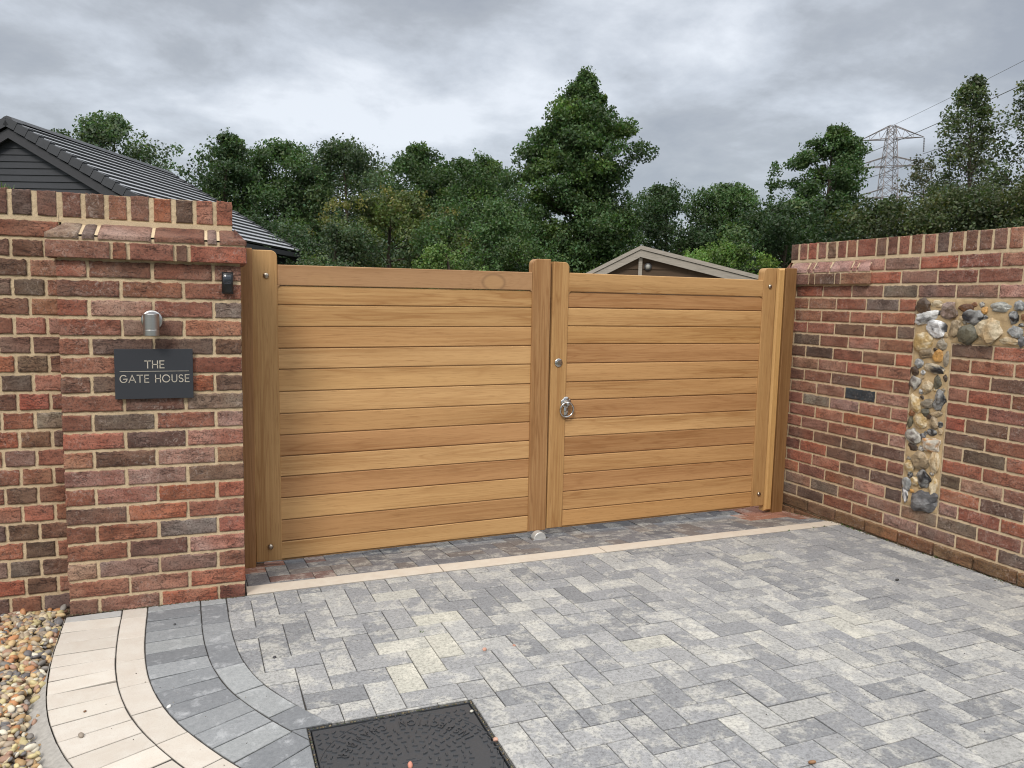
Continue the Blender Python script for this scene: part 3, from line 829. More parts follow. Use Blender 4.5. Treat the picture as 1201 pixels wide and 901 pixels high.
# ------------------------------------------------------------------ lettering (strokes)
def arc(cx, cy, rx, ry, a0, a1, n=12):
    return [(cx + rx * math.cos(math.radians(a0 + (a1 - a0) * i / n)), cy + ry * math.sin(math.radians(a0 + (a1 - a0) * i / n))) for i in range(n + 1)]
GL = {
    'T': (0.72, [[(0, 1), (0.72, 1)], [(0.36, 1), (0.36, 0)]]),
    'H': (0.72, [[(0.04, 0), (0.04, 1)], [(0.68, 0), (0.68, 1)], [(0.04, 0.5), (0.68, 0.5)]]),
    'E': (0.58, [[(0.56, 1), (0.05, 1), (0.05, 0), (0.56, 0)], [(0.05, 0.51), (0.5, 0.51)]]),
    'G': (0.95, [arc(0.48, 0.5, 0.45, 0.5, 48, 360 - 2, 22) + [(0.5, 0.46)]]),
    'A': (0.86, [[(0, 0), (0.43, 1), (0.86, 0)], [(0.16, 0.32), (0.70, 0.32)]]),
    'O': (1.02, [arc(0.5, 0.5, 0.48, 0.5, 0, 360, 26)]),
    'U': (0.74, [[(0.05, 1), (0.05, 0.34)] + arc(0.37, 0.34, 0.32, 0.34, 180, 360, 12) + [(0.69, 1)]]),
    'S': (0.60, [arc(0.3, 0.745, 0.26, 0.245, 40, 270, 12) + arc(0.3, 0.25, 0.27, 0.25, 90, -145, 12)]),
    'I': (0.12, [[(0.06, 0), (0.06, 1)]]),
    'N': (0.74, [[(0.04, 0), (0.04, 1), (0.70, 0), (0.70, 1)]]),
    'P': (0.62, [[(0.05, 0), (0.05, 1), (0.34, 1)] + arc(0.34, 0.74, 0.25, 0.26, 90, -90, 10) + [(0.05, 0.48)]]),
    'C': (0.88, [arc(0.48, 0.5, 0.45, 0.5, 48, 312, 18)]),
    'R': (0.64, [[(0.05, 0), (0.05, 1), (0.34, 1)] + arc(0.34, 0.74, 0.25, 0.26, 90, -90, 10) + [(0.05, 0.48)], [(0.32, 0.48), (0.62, 0)]]),
    'B': (0.64, [[(0.05, 0), (0.05, 1), (0.32, 1)] + arc(0.32, 0.76, 0.23, 0.24, 90, -90, 9) + [(0.05, 0.52)], [(0.32, 0.52)] + arc(0.32, 0.26, 0.27, 0.26, 90, -90, 9) + [(0.05, 0)]]),
    'M': (0.92, [[(0.05, 0), (0.05, 1), (0.46, 0.25), (0.87, 1), (0.87, 0)]]),
    ' ': (0.42, []),
}
def stroke_word(mb, txt, O, U_, V_, N_, h, track, th, raise_=0.001, width=None, c=(1, 1, 1)):
    tot = sum(GL[t][0] for t in txt) + track * (len(txt) - 1)
    sx = (width / (tot * h)) if width else 1.0
    x = 0
    O, U_, V_, N_ = (np.array(a, float) for a in (O, U_, V_, N_))
    for t in txt:
        w, lines = GL[t]
        for ln in lines:
            pts = [O + U_ * ((x + p[0]) * h * sx) + V_ * (p[1] * h) for p in ln]
            stroke(mb, pts, V_, N_, th, raise_, c)
        x += w + track
def stroke(mb, pts, V_, N_, th, raise_, c):
    n = len(pts)
    V = []
    for i, p in enumerate(pts):
        a = pts[max(0, i - 1)]; b = pts[min(n - 1, i + 1)]
        d1 = p - a; d2 = b - p
        d = (d1 / (np.linalg.norm(d1) + 1e-12)) + (d2 / (np.linalg.norm(d2) + 1e-12))
        d = d / (np.linalg.norm(d) + 1e-12)
        s = np.cross(N_, d)
        ct = 1.0
        if 0 < i < n - 1:
            e = d1 / np.linalg.norm(d1); ct = max(0.5, abs(e @ d))
        ext = d * (0 if 0 < i < n - 1 else th * 0.5 * (-1 if i == 0 else 1))
        for sgn in (1, -1):
            for z in (raise_, -0.0006):
                V.append(p + ext + s * sgn * th / 2 / ct + N_ * z)
    F = []
    for i in range(n - 1):
        a = i * 4; b = a + 4
        F += [(a, b, b + 2, a + 2), (a, a + 1, b + 1, b), (a + 2, b + 2, b + 3, a + 3), (a + 1, a + 3, b + 3, b + 1)]
    F += [(0, 2, 3, 1), ((n - 1) * 4, (n - 1) * 4 + 1, (n - 1) * 4 + 3, (n - 1) * 4 + 2)]
    mb.add(V, F, c, random.random())

# house sign
sg = empty('house_sign', (-0.475, -0.006, zc(0) - 0.545), label='dark slate name plate reading THE GATE HOUSE on the brick pier', cat='sign')
mb = MB(); mb.box(0, 0.285, -0.014, -0.006, 0, 0.199, bv=0.0008); mb.build('plate', M['slate'], sg)
for x in (0.02, 0.265):
    for z in (0.02, 0.179):
        mb = MB(); mb.tube((x, -0.006, z), (x, 0.006, z), 0.005, 0.005, 10); mb.build('standoff', M['steel'], sg)
mb = MB(); stroke_word(mb, 'THE', (0.1085, -0.014, 0.199 - 0.0755), X_, Z_, -Y_, 0.028, 0.22, 0.0036, 0.0006, width=0.070)
mb.build('lettering', M['letter'], sg)
mb = MB(); stroke_word(mb, 'GATE HOUSE', (0.018, -0.014, 0.199 - 0.1325), X_, Z_, -Y_, 0.0285, 0.22, 0.0034, 0.0006, width=0.252)
mb.build('lettering', M['letter'], sg)
mb = MB(); mb.box(0.018, 0.270, -0.0146, -0.0135, 0.1095, 0.1112); mb.build('rule_line', M['letter'], sg)

# wall light
wl_ = empty('wall_light', (-0.337, 0, zc(0) - 0.232), label='small stainless steel downlight above the name plate', cat='lamp')
mb = MB(); mb.lathe((0, -0.002, 0), (0, -1, 0), [(0, 0.0), (0, 0.038), (0.008, 0.040), (0.013, 0.038), (0.014, 0.032), (0.0135, 0.0)], 40)
mb.build('back_plate', M['steel'], wl_, True)
mb = MB(); mb.tube((0, -0.012, -0.005), (0, -0.03, -0.005), 0.012, 0.012, 16); mb.build('arm', M['steel'], wl_)
mb = MB(); mb.lathe((0, -0.055, 0.026), (0, 0, -1), [(0.0, 0.0), (0.0, 0.0275), (0.002, 0.0295), (0.060, 0.0295), (0.0615, 0.0285), (0.063, 0.0295), (0.084, 0.0295), (0.085, 0.027), (0.080, 0.026), (0.080, 0.0)], 40)
b_ = mb.build('lamp_body', M['steel'], wl_, False)
mb = MB(); mb.lathe((0, -0.055, -0.0525), (0, 0, -1), [(0, 0), (0, 0.0255), (0.001, 0.0)], 24); mb.build('lens', M['lens'], wl_, True)

# black sensor
se = empty('gate_sensor', (-0.053, 0, zc(0) - 0.077), label='small black gate sensor high on the pier beside the gate post', cat='sensor')
mb = MB(); mb.box(-0.021, 0.021, -0.030, 0.0, -0.043, 0.043, bv=0.008); mb.build('housing', M['black'], se, True)
mb = MB(); mb.box(-0.016, 0.016, -0.0325, -0.028, -0.004, 0.034, bv=0.004); mb.build('lens', M['lens'], se, True)
mb = MB(); mb.box(-0.022, 0.022, -0.020, -0.016, -0.044, 0.044, bv=0.002); mb.build('seam', M['black'], se, False)

# ------------------------------------------------------------------ gates
TG = 0.034
def woodc(v=0):
    b = random.choice([(0.41, 0.225, 0.076), (0.45, 0.265, 0.098), (0.35, 0.182, 0.062), (0.385, 0.205, 0.068), (0.47, 0.285, 0.108), (0.315, 0.160, 0.058)])
    return np.array(b) * random.uniform(0.93, 1.06)
def gate_y(x): return 0.45 + TG * x

def rounded(x0, x1, z0, z1, rl=0, rr=0, n=7):
    """ccw outline seen from the front, top corners rounded"""
    P = [(x0, z0), (x1, z0)]
    if rr: P += [(x1 - rr + rr * math.cos(t), z1 - rr + rr * math.sin(t)) for t in np.linspace(0, math.pi / 2, n)]
    else: P += [(x1, z1)]
    if rl: P += [(x0 + rl + rl * math.cos(t), z1 - rl + rl * math.sin(t)) for t in np.linspace(math.pi / 2, math.pi, n)]
    else: P += [(x0, z1)]
    return P

def gate_leaf(x0, label, st_l, st_r, xr, lines, top, stile_top, bottom, rl, rr, tilt, colours, figure):
    y0 = gate_y(x0)
    z_b = ZO + bottom
    g = empty('gate_leaf', (x0, y0, z_b), math.atan(TG), label, 'gate', ry=-tilt)
    W_ = (xr - x0) / math.cos(math.atan(TG))
    T = 0.052
    Z = lambda z: z - bottom          # relative to the leaf's bottom
    sl = st_l - x0; sr = st_r - x0
    for (a, b, rl_, rr_, top_, cc) in ((0, sl, rl[0], rl[1], stile_top[0], colours[0]), (sr, W_, rr[0], rr[1], stile_top[1], colours[1])):
        mb = MB(); mb.prism(rounded(a, b, 0, Z(top_), rl_, rr_), 0.0, T, cc, random.random(), bv=0.003)
        mb.build('stile', M['wood_v'], g)
    mb = MB()
    mb.prism(rounded(sl + 0.0006, sr - 0.0006, Z(lines[1]), Z(top)), 0.0015, T - 0.002, colours[2], figure, bv=0.003)
    # rounded inner corners of the board recess
    r = 0.016; zt = Z(lines[1])
    for (cx, sg_) in ((sl, 1), (sr, -1)):
        pts = [(cx, zt + 0.002)]
        arcp = [(cx + sg_ * (r - r * math.cos(t)), zt - r + r * math.sin(t)) for t in np.linspace(0, math.pi / 2, 6)]
        # fan of small wedges keeps each piece convex
        for q in range(5):
            tri = [(cx, zt + 0.002), arcp[q], arcp[q + 1]]
            if area(tri) < 0: tri = tri[::-1]
            V = [(p[0], 0.0022, p[1]) for p in tri] + [(p[0], 0.012, p[1]) for p in tri]
            mb.add(V, [(0, 1, 2), (5, 4, 3), (0, 3, 4, 1), (1, 4, 5, 2), (2, 5, 3, 0)], colours[2], figure)
    mb.build('top_rail', M['wood_fig'] if figure < 0.5 else M['wood_h'], g)
    mb = MB()
    n = len(lines) - 1
    for i in range(1, n):
        zt, zb = Z(lines[i]), Z(lines[i + 1])
        gap = 0.0022
        c = BC[i % len(BC)] if figure < 0.5 else BC2[i % len(BC2)]
        mb.box(sl - 0.004, sr + 0.004, 0.008, 0.034, zb + gap, zt - gap, np.array(c) * random.uniform(0.97, 1.03), random.random(), bv=0.0028)
        mb.box(sl - 0.002, sr + 0.002, 0.0125, 0.032, zb - 0.006, zb + 0.006, np.array(c) * 0.5, random.random())
    mb.build('board_panel', M['wood_h'], g)
    return g, T

LINES_L = [0.021, -0.076, -0.169, -0.274, -0.377, -0.479, -0.587, -0.695, -0.8, -0.905, -1.006, -1.113, -1.224, -1.332, -1.423]
LINES_R = [0.038, -0.066, -0.154, -0.256, -0.357, -0.465, -0.571, -0.673, -0.78, -0.883, -0.993, -1.096, -1.200, -1.308, -1.404]
hi = (0.480, 0.285, 0.122); md = (0.425, 0.240, 0.098); dk = (0.385, 0.206, 0.086); yl = (0.455, 0.268, 0.110)
BC = [md, yl, yl, md, hi, yl, hi, md, dk, hi, dk, yl, (0.385, 0.210, 0.086), yl]
BC2 = [md, dk, yl, (0.45, 0.255, 0.098), dk, md, md, dk, hi, dk, md, dk, md, (0.42, 0.23, 0.088)]
gl, T = gate_leaf(0.068, 'left gate leaf of golden horizontal boards next to the name plate pier', 0.190, 1.522, 1.631, LINES_L, 0.021, (0.087, 0.094), -1.423,
                  (0, 0.030), (0.030, 0), 0.008, [(0.415, 0.245, 0.100), (0.355, 0.198, 0.083), (0.335, 0.190, 0.090)], 0.21)
gr, T = gate_leaf(1.637, 'right gate leaf of golden horizontal boards with the ring handle', 1.735, 3.092, 3.190, LINES_R, 0.038, (0.095, 0.112), -1.404,
                  (0, 0.030), (0.030, 0), 0.002, [(0.415, 0.240, 0.095), (0.375, 0.215, 0.085), (0.41, 0.238, 0.096)], 0.74)

def dome(g, x, z, r=0.014, mat='bronze'):
    m = MB(); m.lathe((x, 0.001, z), (0, -1, 0), [(0, r), (0.003, r)] + [(0.003 + 0.009 * math.sin(t), r * math.cos(t)) for t in np.linspace(0, math.pi / 2, 6)], 20)
    return m.build('bolt_head', M[mat], g, True)
b0 = 1.423
dome(gl, 0.138 - 0.068, -0.032 + b0); dome(gl, 0.135 - 0.068, -1.350 + b0)
dome(gr, 3.142 - 1.637, -0.002 + 1.404); dome(gr, 3.147 - 1.637, -1.325 + 1.404)

# lock cylinder and ring latch on the right leaf
lx, lz = 1.682 - 1.637, -0.460 + 1.404
m = MB(); m.lathe((lx, 0.0, lz), (0, -1, 0), [(0, 0.0), (0, 0.024), (0.004, 0.024), (0.006, 0.020), (0.006, 0.0)], 28)
lk = m.build('lock_cover', M['pewter'], gr, True)
m = MB(); m.lathe((lx, -0.006, lz + 0.004), (0, -1, 0), [(0, 0.0085), (0.003, 0.0085), (0.003, 0.0)], 18); m.box(lx - 0.004, lx + 0.004, -0.0085, -0.006, lz - 0.014, lz + 0.002)
m.build('keyhole', M['bronze'], lk)
rx, rz = 1.735 - 1.637, -0.706 + 1.404
m = MB()
prof = []
nn = 48
V = []; F = []
for layer, (yy, sc_) in enumerate(((0.0, 1.0), (-0.004, 1.0), (-0.0065, 0.93), (-0.0065, 0.0))):
    for k in range(nn):
        t = 2 * math.pi * k / nn
        r = (0.027 + 0.006 * abs(math.cos(2 * t)) ** 0.6) * sc_
        V.append((rx + 1.0 * r * math.cos(t), yy, rz + 0.022 + 1.0 * r * math.sin(t)))
for L in range(3):
    for k in range(nn):
        a = L * nn + k; b = L * nn + (k + 1) % nn
        F.append((a, a + nn, b + nn, b))
m.add(V, F)
m.box(rx - 0.012, rx + 0.012, -0.0045, 0.0, rz - 0.060, rz + 0.0, bv=0.001)
rh = m.build('ring_handle', M['pewter'], gr, True)
m = MB(); m.lathe((rx, -0.004, rz + 0.018), (0, -1, 0), [(0, 0.019), (0.006, 0.018), (0.010, 0.013), (0.022, 0.011), (0.028, 0.013), (0.032, 0.010), (0.033, 0.0)], 24)
m.build('boss', M['pewter'], rh, True)
m = MB()
V = []; F = []
R, r = 0.041, 0.0050
NN, MM = 56, 10
for i in range(NN):
    t = 2 * math.pi * i / NN
    cx, cz = rx + R * 1.0 * math.cos(t), rz - 0.018 + R * math.sin(t)
    for j in range(MM):
        q = 2 * math.pi * j / MM
        rr = r * (1 + 0.16 * math.sin(6 * q / 2 + 12 * t))
        V.append((cx + rr * math.cos(q) * math.cos(t), -0.020 - 0.012 * (0.5 - 0.5 * math.sin(t)) * -0.6 + rr * math.sin(q), cz + rr * math.cos(q) * math.sin(t)))
for i in range(NN):
    for j in range(MM):
        a = i * MM + j; b = i * MM + (j + 1) % MM; c_ = ((i + 1) % NN) * MM + j; d_ = ((i + 1) % NN) * MM + (j + 1) % MM
        F.append((a, c_, d_, b))
m.add(V, F)
m.build('ring', M['pewter'], rh, True)

# gate posts
gp = empty('gate_post', (0.03, gate_y(0.03), ground_z(0.45) - 0.03), math.atan(TG), label='square timber gate post tight against the name plate pier', cat='post', group=None)
m = MB(); m.box(-0.027, 0.036, -0.006, 0.094, 0, ZO + 0.094 - (ground_z(0.45) - 0.03), (0.29, 0.150, 0.060), 0.3, bv=0.0025); m.build('shaft', M['wood_v'], gp)
m = MB(); m.box(0.040, 0.075, 0.012, 0.05, 0.012, 0.042); m.build('hinge_foot', M['bronze'], gp)
gp2 = empty('gate_post', (3.258, gate_y(3.258), ground_z(0.55) - 0.03), math.atan(TG), label='square timber gate post tight against the flint panel wall', cat='post')
m = MB(); m.box(0.0, 0.084, -0.008, 0.094, 0, ZO + 0.121 - (ground_z(0.55) - 0.03), (0.215, 0.115, 0.045), 0.6, bv=0.0025); m.build('shaft', M['wood_v'], gp2)
m = MB(); m.prism([(-0.062, 0.045), (-0.001, 0.045), (-0.001, ZO + 0.119 - (ground_z(0.55) - 0.03)), (-0.062, ZO + 0.117 - (ground_z(0.55) - 0.03))], -0.004, 0.05, (0.46, 0.27, 0.10), 0.9, bv=0.012)
m.build('stop_lath', M['wood_v'], gp2)

# half-round gate stop
gs = empty('gate_stop', (1.575, 0.452, ground_z(0.45)), label='half round galvanised gate stop on the paving under the meeting stiles', cat='stop')
m = MB()
V = []; F = []
n = 16
R = 0.037
for yy, rr in ((0.0, R - 0.003), (0.003, R), (0.045, R), (0.048, R - 0.003)):
    for k in range(n + 1):
        t = math.pi * k / n
        V.append((rr * math.cos(t), yy, 0.0 + rr * 1.05 * math.sin(t)))
for L in range(3):
    for k in range(n):
        a = L * (n + 1) + k
        F.append((a, a + 1, a + n + 2, a + n + 1))
F += [tuple(range(n + 1))[::-1], tuple(range(3 * (n + 1), 4 * (n + 1)))]
m.add(V, F); m.build('curved_plate', M['plate'], gs)
m = MB(); m.box(-0.05, 0.05, -0.012, 0.06, -0.004, 0.003, bv=0.001); m.build('base_plate', M['steel'], gs)

# ------------------------------------------------------------------ ground
def struct(mb, name, mat, smooth=False, kind='structure'):
    o = mb.build(name, mat, None, smooth); o['kind'] = kind; return o
mb = MB()
ys = [-60, -3, -1, 0.13, 0.6, 1.2, 3, 60, 900]
xs_ = [-900, -30, -4, 0, 3.6, 30, 900]
V = [(x, y, ground_z(max(y, -6)) - 0.034) for y in ys for x in xs_]
F = [(j * 7 + i, j * 7 + i + 1, (j + 1) * 7 + i + 1, (j + 1) * 7 + i) for j in range(len(ys) - 1) for i in range(6)]
mb.add(V, F); struct(mb, 'ground', M['soil'])
mb = MB()
V = [(x, y, ground_z(y) - 0.008) for y in (0.92, 3, 9) for x in (0.0, 3.3, 7)]
F = [(j * 3 + i, j * 3 + i + 1, (j + 1) * 3 + i + 1, (j + 1) * 3 + i) for j in range(2) for i in range(2)]
mb.add(V, F); struct(mb, 'inner_driveway', M['backdrive'])

# blocks
def block(mb, P, c, gap=0.0011, ch=0.0022, tilt=0.0012, dz=0.0):
    P = [np.array(p, float) for p in P]
    if len(P) < 3: return
    A = area(P)
    if abs(A) < 0.00025: return
    if A < 0: P = P[::-1]
    # drop tiny edges
    Q = [P[0]]
    for p in P[1:]:
        if np.hypot(*(p - Q[-1])) > 0.004: Q.append(p)
    if np.hypot(*(Q[0] - Q[-1])) < 0.004: Q = Q[:-1]
    if len(Q) < 3: return
    P = np.array(Q)
    a = inset(P, gap); b = inset(P, gap + ch)
    cen = P.mean(0)
    tx, ty = random.gauss(0, tilt), random.gauss(0, tilt)
    dz0 = random.gauss(0, 0.0006) + dz
    def Z(p, o): return ground_z(p[1]) + dz0 + (p[0] - cen[0]) * tx * 3 + (p[1] - cen[1]) * ty * 3 + o
    n = len(P)
    V = [(p[0], p[1], Z(p, 0)) for p in b] + [(p[0], p[1], Z(p, -ch * 0.8)) for p in a] + [(p[0], p[1], ground_z(p[1]) - 0.03) for p in a]
    F = [tuple(range(n))]
    for r in range(2):
        for k in range(n):
            i = r * n + k; j = r * n + (k + 1) % n
            F.append((i, i + n, j + n, j))
    c = np.array(c)
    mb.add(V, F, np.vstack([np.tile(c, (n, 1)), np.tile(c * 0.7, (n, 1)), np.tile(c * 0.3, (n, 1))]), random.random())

def fieldc():
    t = random.random()
    if t < 0.020: b = (0.44, 0.43, 0.385)
    elif t < 0.20: b = (0.385, 0.382, 0.368)
    elif t < 0.50: b = (0.325, 0.325, 0.325)
    elif t < 0.86: b = (0.278, 0.281, 0.288)
    else: b = (0.238, 0.242, 0.250)
    return np.array(b) * random.uniform(0.82, 0.97)

CREAM = {(3, 3), (4, 2), (4, 0), (2, 4)}
E1 = np.array([math.cos(TH), math.sin(TH)]); E2 = np.array([-math.sin(TH), math.cos(TH)])
GO = np.array([0.224, -0.449]); S = 0.0985
# curve of the border (between beige and slate bands), from the pier to the camera
CV = np.array([(-0.382, 0.00), (-0.379, -0.05), (-0.374, -0.22), (-0.364, -0.414), (-0.342, -0.617), (-0.305, -0.793), (-0.25, -0.955), (-0.173, -1.11), (-0.085, -1.26), (0.02, -1.41), (0.14, -1.56), (0.27, -1.70), (0.42, -1.84), (0.6, -1.98), (0.8, -2.1), (1.05, -2.22), (1.4, -2.34), (1.9, -2.45)])
def dense(P, step=0.02):
    # Catmull-Rom, then even arc length
    out = []
    n = len(P)
    for i in range(n - 1):
        p0 = P[max(0, i - 1)]; p1 = P[i]; p2 = P[i + 1]; p3 = P[min(n - 1, i + 2)]
        for t in np.linspace(0, 1, 16, endpoint=False):
            out.append(0.5 * ((2 * p1) + (-p0 + p2) * t + (2 * p0 - 5 * p1 + 4 * p2 - p3) * t * t + (-p0 + 3 * p1 - 3 * p2 + p3) * t ** 3))
    out.append(P[-1]); out = np.array(out)
    for _ in range(30): out[1:-1] = (out[:-2] + 2 * out[1:-1] + out[2:]) / 4
    L = np.r_[0, np.cumsum(np.hypot(*np.diff(out, axis=0).T))]
    s = np.arange(0, L[-1], step)
    return np.c_[np.interp(s, L, out[:, 0]), np.interp(s, L, out[:, 1])], s
CP, CS = dense(CV)
TG_ = np.gradient(CP, axis=0); TG_ /= np.hypot(*TG_.T)[:, None]
NR = np.c_[-TG_[:, 1], TG_[:, 0]]       # to the right when walking towards the camera is +; fixed below
if NR[5, 0] < 0: NR = -NR
def off(d): return CP + NR * d
FB = off(0.302)                          # field boundary
def edge_y(x): return 0.001 + 0.0270 * x       # near edge of the beige edging stones
EW = 0.104
MH = (0.128, 0.644, -1.662, -1.146)      # x0,x1,y0,y1 of the manhole opening
def wall_x(y): return WX - 0.016 + (WY - y) * math.tan(TH)

def clip_field(P):
    P = [np.array(p) for p in P]
    # edging
    n = np.array([0.0270, -1.0]); n /= np.hypot(*n)
    P = clip(P, np.array([0, edge_y(0)]), n)
    if len(P) < 3: return []
    P = clip(P, np.array([wall_x(0), 0]), np.array([-math.cos(TH), -math.sin(TH)]))
    if len(P) < 3: return []
    cen = np.mean(P, 0)
    d = np.hypot(*(FB - cen).T); i = int(np.argmin(d))
    if d[i] < 0.16:
        for j in sorted(set((max(0, i - 4), i, min(len(FB) - 1, i + 4)))):
            if len(P) >= 3 and abs((FB[j] - cen) @ TG_[j]) < 0.12: P = clip(P, FB[j], NR[j])
    elif (cen - FB[i]) @ NR[i] < 0: return []
    if len(P) < 3: return []
    return P

def cut_manhole(P):
    """pieces of P outside the manhole"""
    x0, x1, y0, y1 = MH
    xs_ = [p[0] for p in P]; ys_ = [p[1] for p in P]
    if max(xs_) < x0 or min(xs_) > x1 or max(ys_) < y0 or min(ys_) > y1: return [P]
    out = []
    a = clip(P, np.array([0, y1]), np.array([0, 1.]));  out.append(a)
    r = clip(P, np.array([0, y1]), np.array([0, -1.]))
    if len(r) >= 3:
        out.append(clip(r, np.array([x1, 0]), np.array([1., 0])))
        out.append(clip(r, np.array([x0, 0]), np.array([-1., 0])))
        m_ = clip(clip(r, np.array([x0, 0]), np.array([1., 0])), np.array([x1, 0]), np.array([-1., 0])) if len(r) >= 3 else []
        if len(m_) >= 3: out.append(clip(m_, np.array([0, y0]), np.array([0, -1.])))
    return [q for q in out if len(q) >= 3]

# dark jointing sand a few millimetres below the block tops
mb = MB()
BL = off(-0.290)
for i in range(-8, 44):
    for j in range(-34, 10):
        P = [np.array(q) for q in ((i * 0.1, j * 0.1), (i * 0.1 + 0.1, j * 0.1), (i * 0.1 + 0.1, j * 0.1 + 0.1), (i * 0.1, j * 0.1 + 0.1))]
        cen = np.mean(P, 0); q = int(np.argmin(np.hypot(*(BL - cen).T)))
        if (cen - BL[q]) @ NR[q] < -0.12: continue
        if abs((cen - BL[q]) @ NR[q]) < 0.12: P = clip(P, BL[q], NR[q])
        if len(P) >= 3: P = clip(P, np.array([wall_x(0) + 0.03, 0]), np.array([-math.cos(TH), -math.sin(TH)]))
        if len(P) < 3: continue
        if cen[1] > 0 and cen[0] < 0: continue
        for Q in cut_manhole(P):
            mb.add([(p[0], p[1], ground_z(p[1]) - 0.0042) for p in Q], [tuple(range(len(Q)))])
struct(mb, 'paving_bed', M['sand'])

def gpt(c, r): return GO + E1 * (S * c) - E2 * (S * r)
mb = MB()
for c in range(-8, 36):
    for r in range(-8, 32):
        t = (c + r) % 4
        if t == 0: P = [gpt(c, r + 1), gpt(c + 2, r + 1), gpt(c + 2, r), gpt(c, r)]
        elif t == 2: P = [gpt(c, r + 2), gpt(c + 1, r + 2), gpt(c + 1, r), gpt(c, r)]
        else: continue
        P = clip_field(P)
        if len(P) < 3: continue
        cc = fieldc()
        if (c, r) in CREAM: cc = np.array((0.45, 0.435, 0.375))
        for Q in cut_manhole(P): block(mb, Q, cc)
struct(mb, 'driveway_paving', M['block'])

# darker herringbone strip between the edging and the gate
mb = MB()
for c in range(-4, 38):
    for r in range(-16, 0):
        t = (c + r) % 4
        if t == 0: P = [gpt(c, r + 1), gpt(c + 2, r + 1), gpt(c + 2, r), gpt(c, r)]
        elif t == 2: P = [gpt(c, r + 2), gpt(c + 1, r + 2), gpt(c + 1, r), gpt(c, r)]
        else: continue
        n = np.array([-0.0270, 1.0]); n /= np.hypot(*n)
        P = clip([np.array(p) for p in P], np.array([0, edge_y(0) + EW]), n)
        if len(P) >= 3: P = clip(P, np.array([0, 0.93]), np.array([0, -1.]))
        if len(P) >= 3: P = clip(P, np.array([wall_x(0) + 0.01, 0]), np.array([-math.cos(TH), -math.sin(TH)]))
        if len(P) >= 3: P = clip(P, np.array([0.004, 0]), np.array([1., 0]))
        if len(P) < 3: continue
        cen = np.mean(P, 0)
        cc = np.array(random.choice([(0.155, 0.155, 0.165), (0.13, 0.13, 0.14), (0.18, 0.175, 0.18), (0.16, 0.14, 0.13), (0.20, 0.198, 0.2)])) * random.uniform(0.9, 1.1)
        if cen[1] > 0.36 and (cen[0] < 0.20 or cen[0] > 3.0): cc = np.array((0.30, 0.135, 0.085)) * random.uniform(0.8, 1.15)   # red dust by the posts
        elif cen[0] < 0.4 and random.random() < 0.4: cc = np.array((0.17, 0.10, 0.085))
        block(mb, P, cc)
struct(mb, 'threshold_paving', M['block'])

# beige edging stones
mb = MB()
xj = [0.004, 0.893, 1.777, 2.66, 3.40]
for a, b in zip(xj[:-1], xj[1:]):
    P = [(a, edge_y(a)), (b, edge_y(b)), (b + 0.0, edge_y(b) + EW), (a, edge_y(a) + EW)]
    P = clip([np.array(p) for p in P], np.array([wall_x(0) + 0.01, 0]), np.array([-math.cos(TH), -math.sin(TH)]))
    block(mb, P, np.array((0.545, 0.49, 0.415)) * random.uniform(0.97, 1.03), gap=0.0018, tilt=0.0002, dz=0.003)
struct(mb, 'edging_kerb', M['beige'])

# curved bands
def band(d0, d1, length, matname, name, colf, start=0.0, clipm=True):
    mb = MB()
    A = off(d0); B = off(d1); mid = off((d0 + d1) / 2)
    L = np.r_[0, np.cumsum(np.hypot(*np.diff(mid, axis=0).T))]
    s = start; i = 0
    while s < min(L[-1] - length, 3.6):
        e = s + length
        def at(Q, t): return np.array([np.interp(t, L, Q[:, 0]), np.interp(t, L, Q[:, 1])])
        k = max(1, int(length / 0.05))
        ta = [s + (e - s) * q / k for q in range(k + 1)]
        if k > 1: P = [at(A, t) for t in ta] + [at(B, t) for t in reversed(ta)]
        else: P = [at(A, s), at(A, e), at(B, e), at(B, s)]
        P = [np.minimum(p, [9, 0.0]) for p in P]
        if area(P) < 0: P = P[::-1]
        c_, i = colf(i), i + 1
        for Q in (cut_manhole(P) if clipm else [P]):
            if k > 1 and len(Q) == len(P): block(mb, Q, c_, gap=random.uniform(0.0011, 0.0024), tilt=0.003)
            else: block(mb, Q, c_, gap=random.uniform(0.0011, 0.0024), tilt=0.003)
        s = e
    struct(mb, name, M[matname])
def beige(i): return np.array(random.choice([(0.545, 0.505, 0.450), (0.57, 0.53, 0.470), (0.52, 0.48, 0.425)])) * random.uniform(0.96, 1.04)
def slate(i): return np.array(random.choice([(0.225, 0.235, 0.245), (0.27, 0.28, 0.288), (0.19, 0.198, 0.208), (0.30, 0.31, 0.312)])) * random.uniform(0.92, 1.08)
band(-0.295, -0.094, 0.1, 'beige', 'border_paving', lambda i: np.array((0.4, 0.4, 0.39)) if i == 0 else beige(i), start=-0.04)
band(-0.094, 0.0, 0.198, 'beige', 'border_paving', beige, start=-0.09)
band(0.0, 0.200, 0.1, 'slateblk', 'border_paving', slate, start=-0.03)
band(0.200, 0.302, 0.2, 'slateblk', 'border_paving', slate, start=-0.12)

# concrete haunching along the outside of the border
mb = MB()
A = off(-0.297); Wd = np.interp(A[:, 1], [-0.85, -0.5], [0.10, 0.012]); B = A - NR * Wd[:, None]
V = []; F = []
for i in range(len(A)):
    for t in np.linspace(0, 1, 5):
        p = A[i] * (1 - t) + B[i] * t
        z = ground_z(p[1]) - 0.004 - 0.035 * t ** 1.5 + 0.006 * fbm(np.array([[p[0] * 30, p[1] * 30, 0]]), 3)[0]
        V.append((p[0], min(p[1], 0.09), z))
for i in range(len(A) - 1):
    for j in range(4):
        a = i * 5 + j; F.append((a, a + 1, a + 6, a + 5))
mb.add(V, F); struct(mb, 'concrete_haunch', M['concrete'], True)

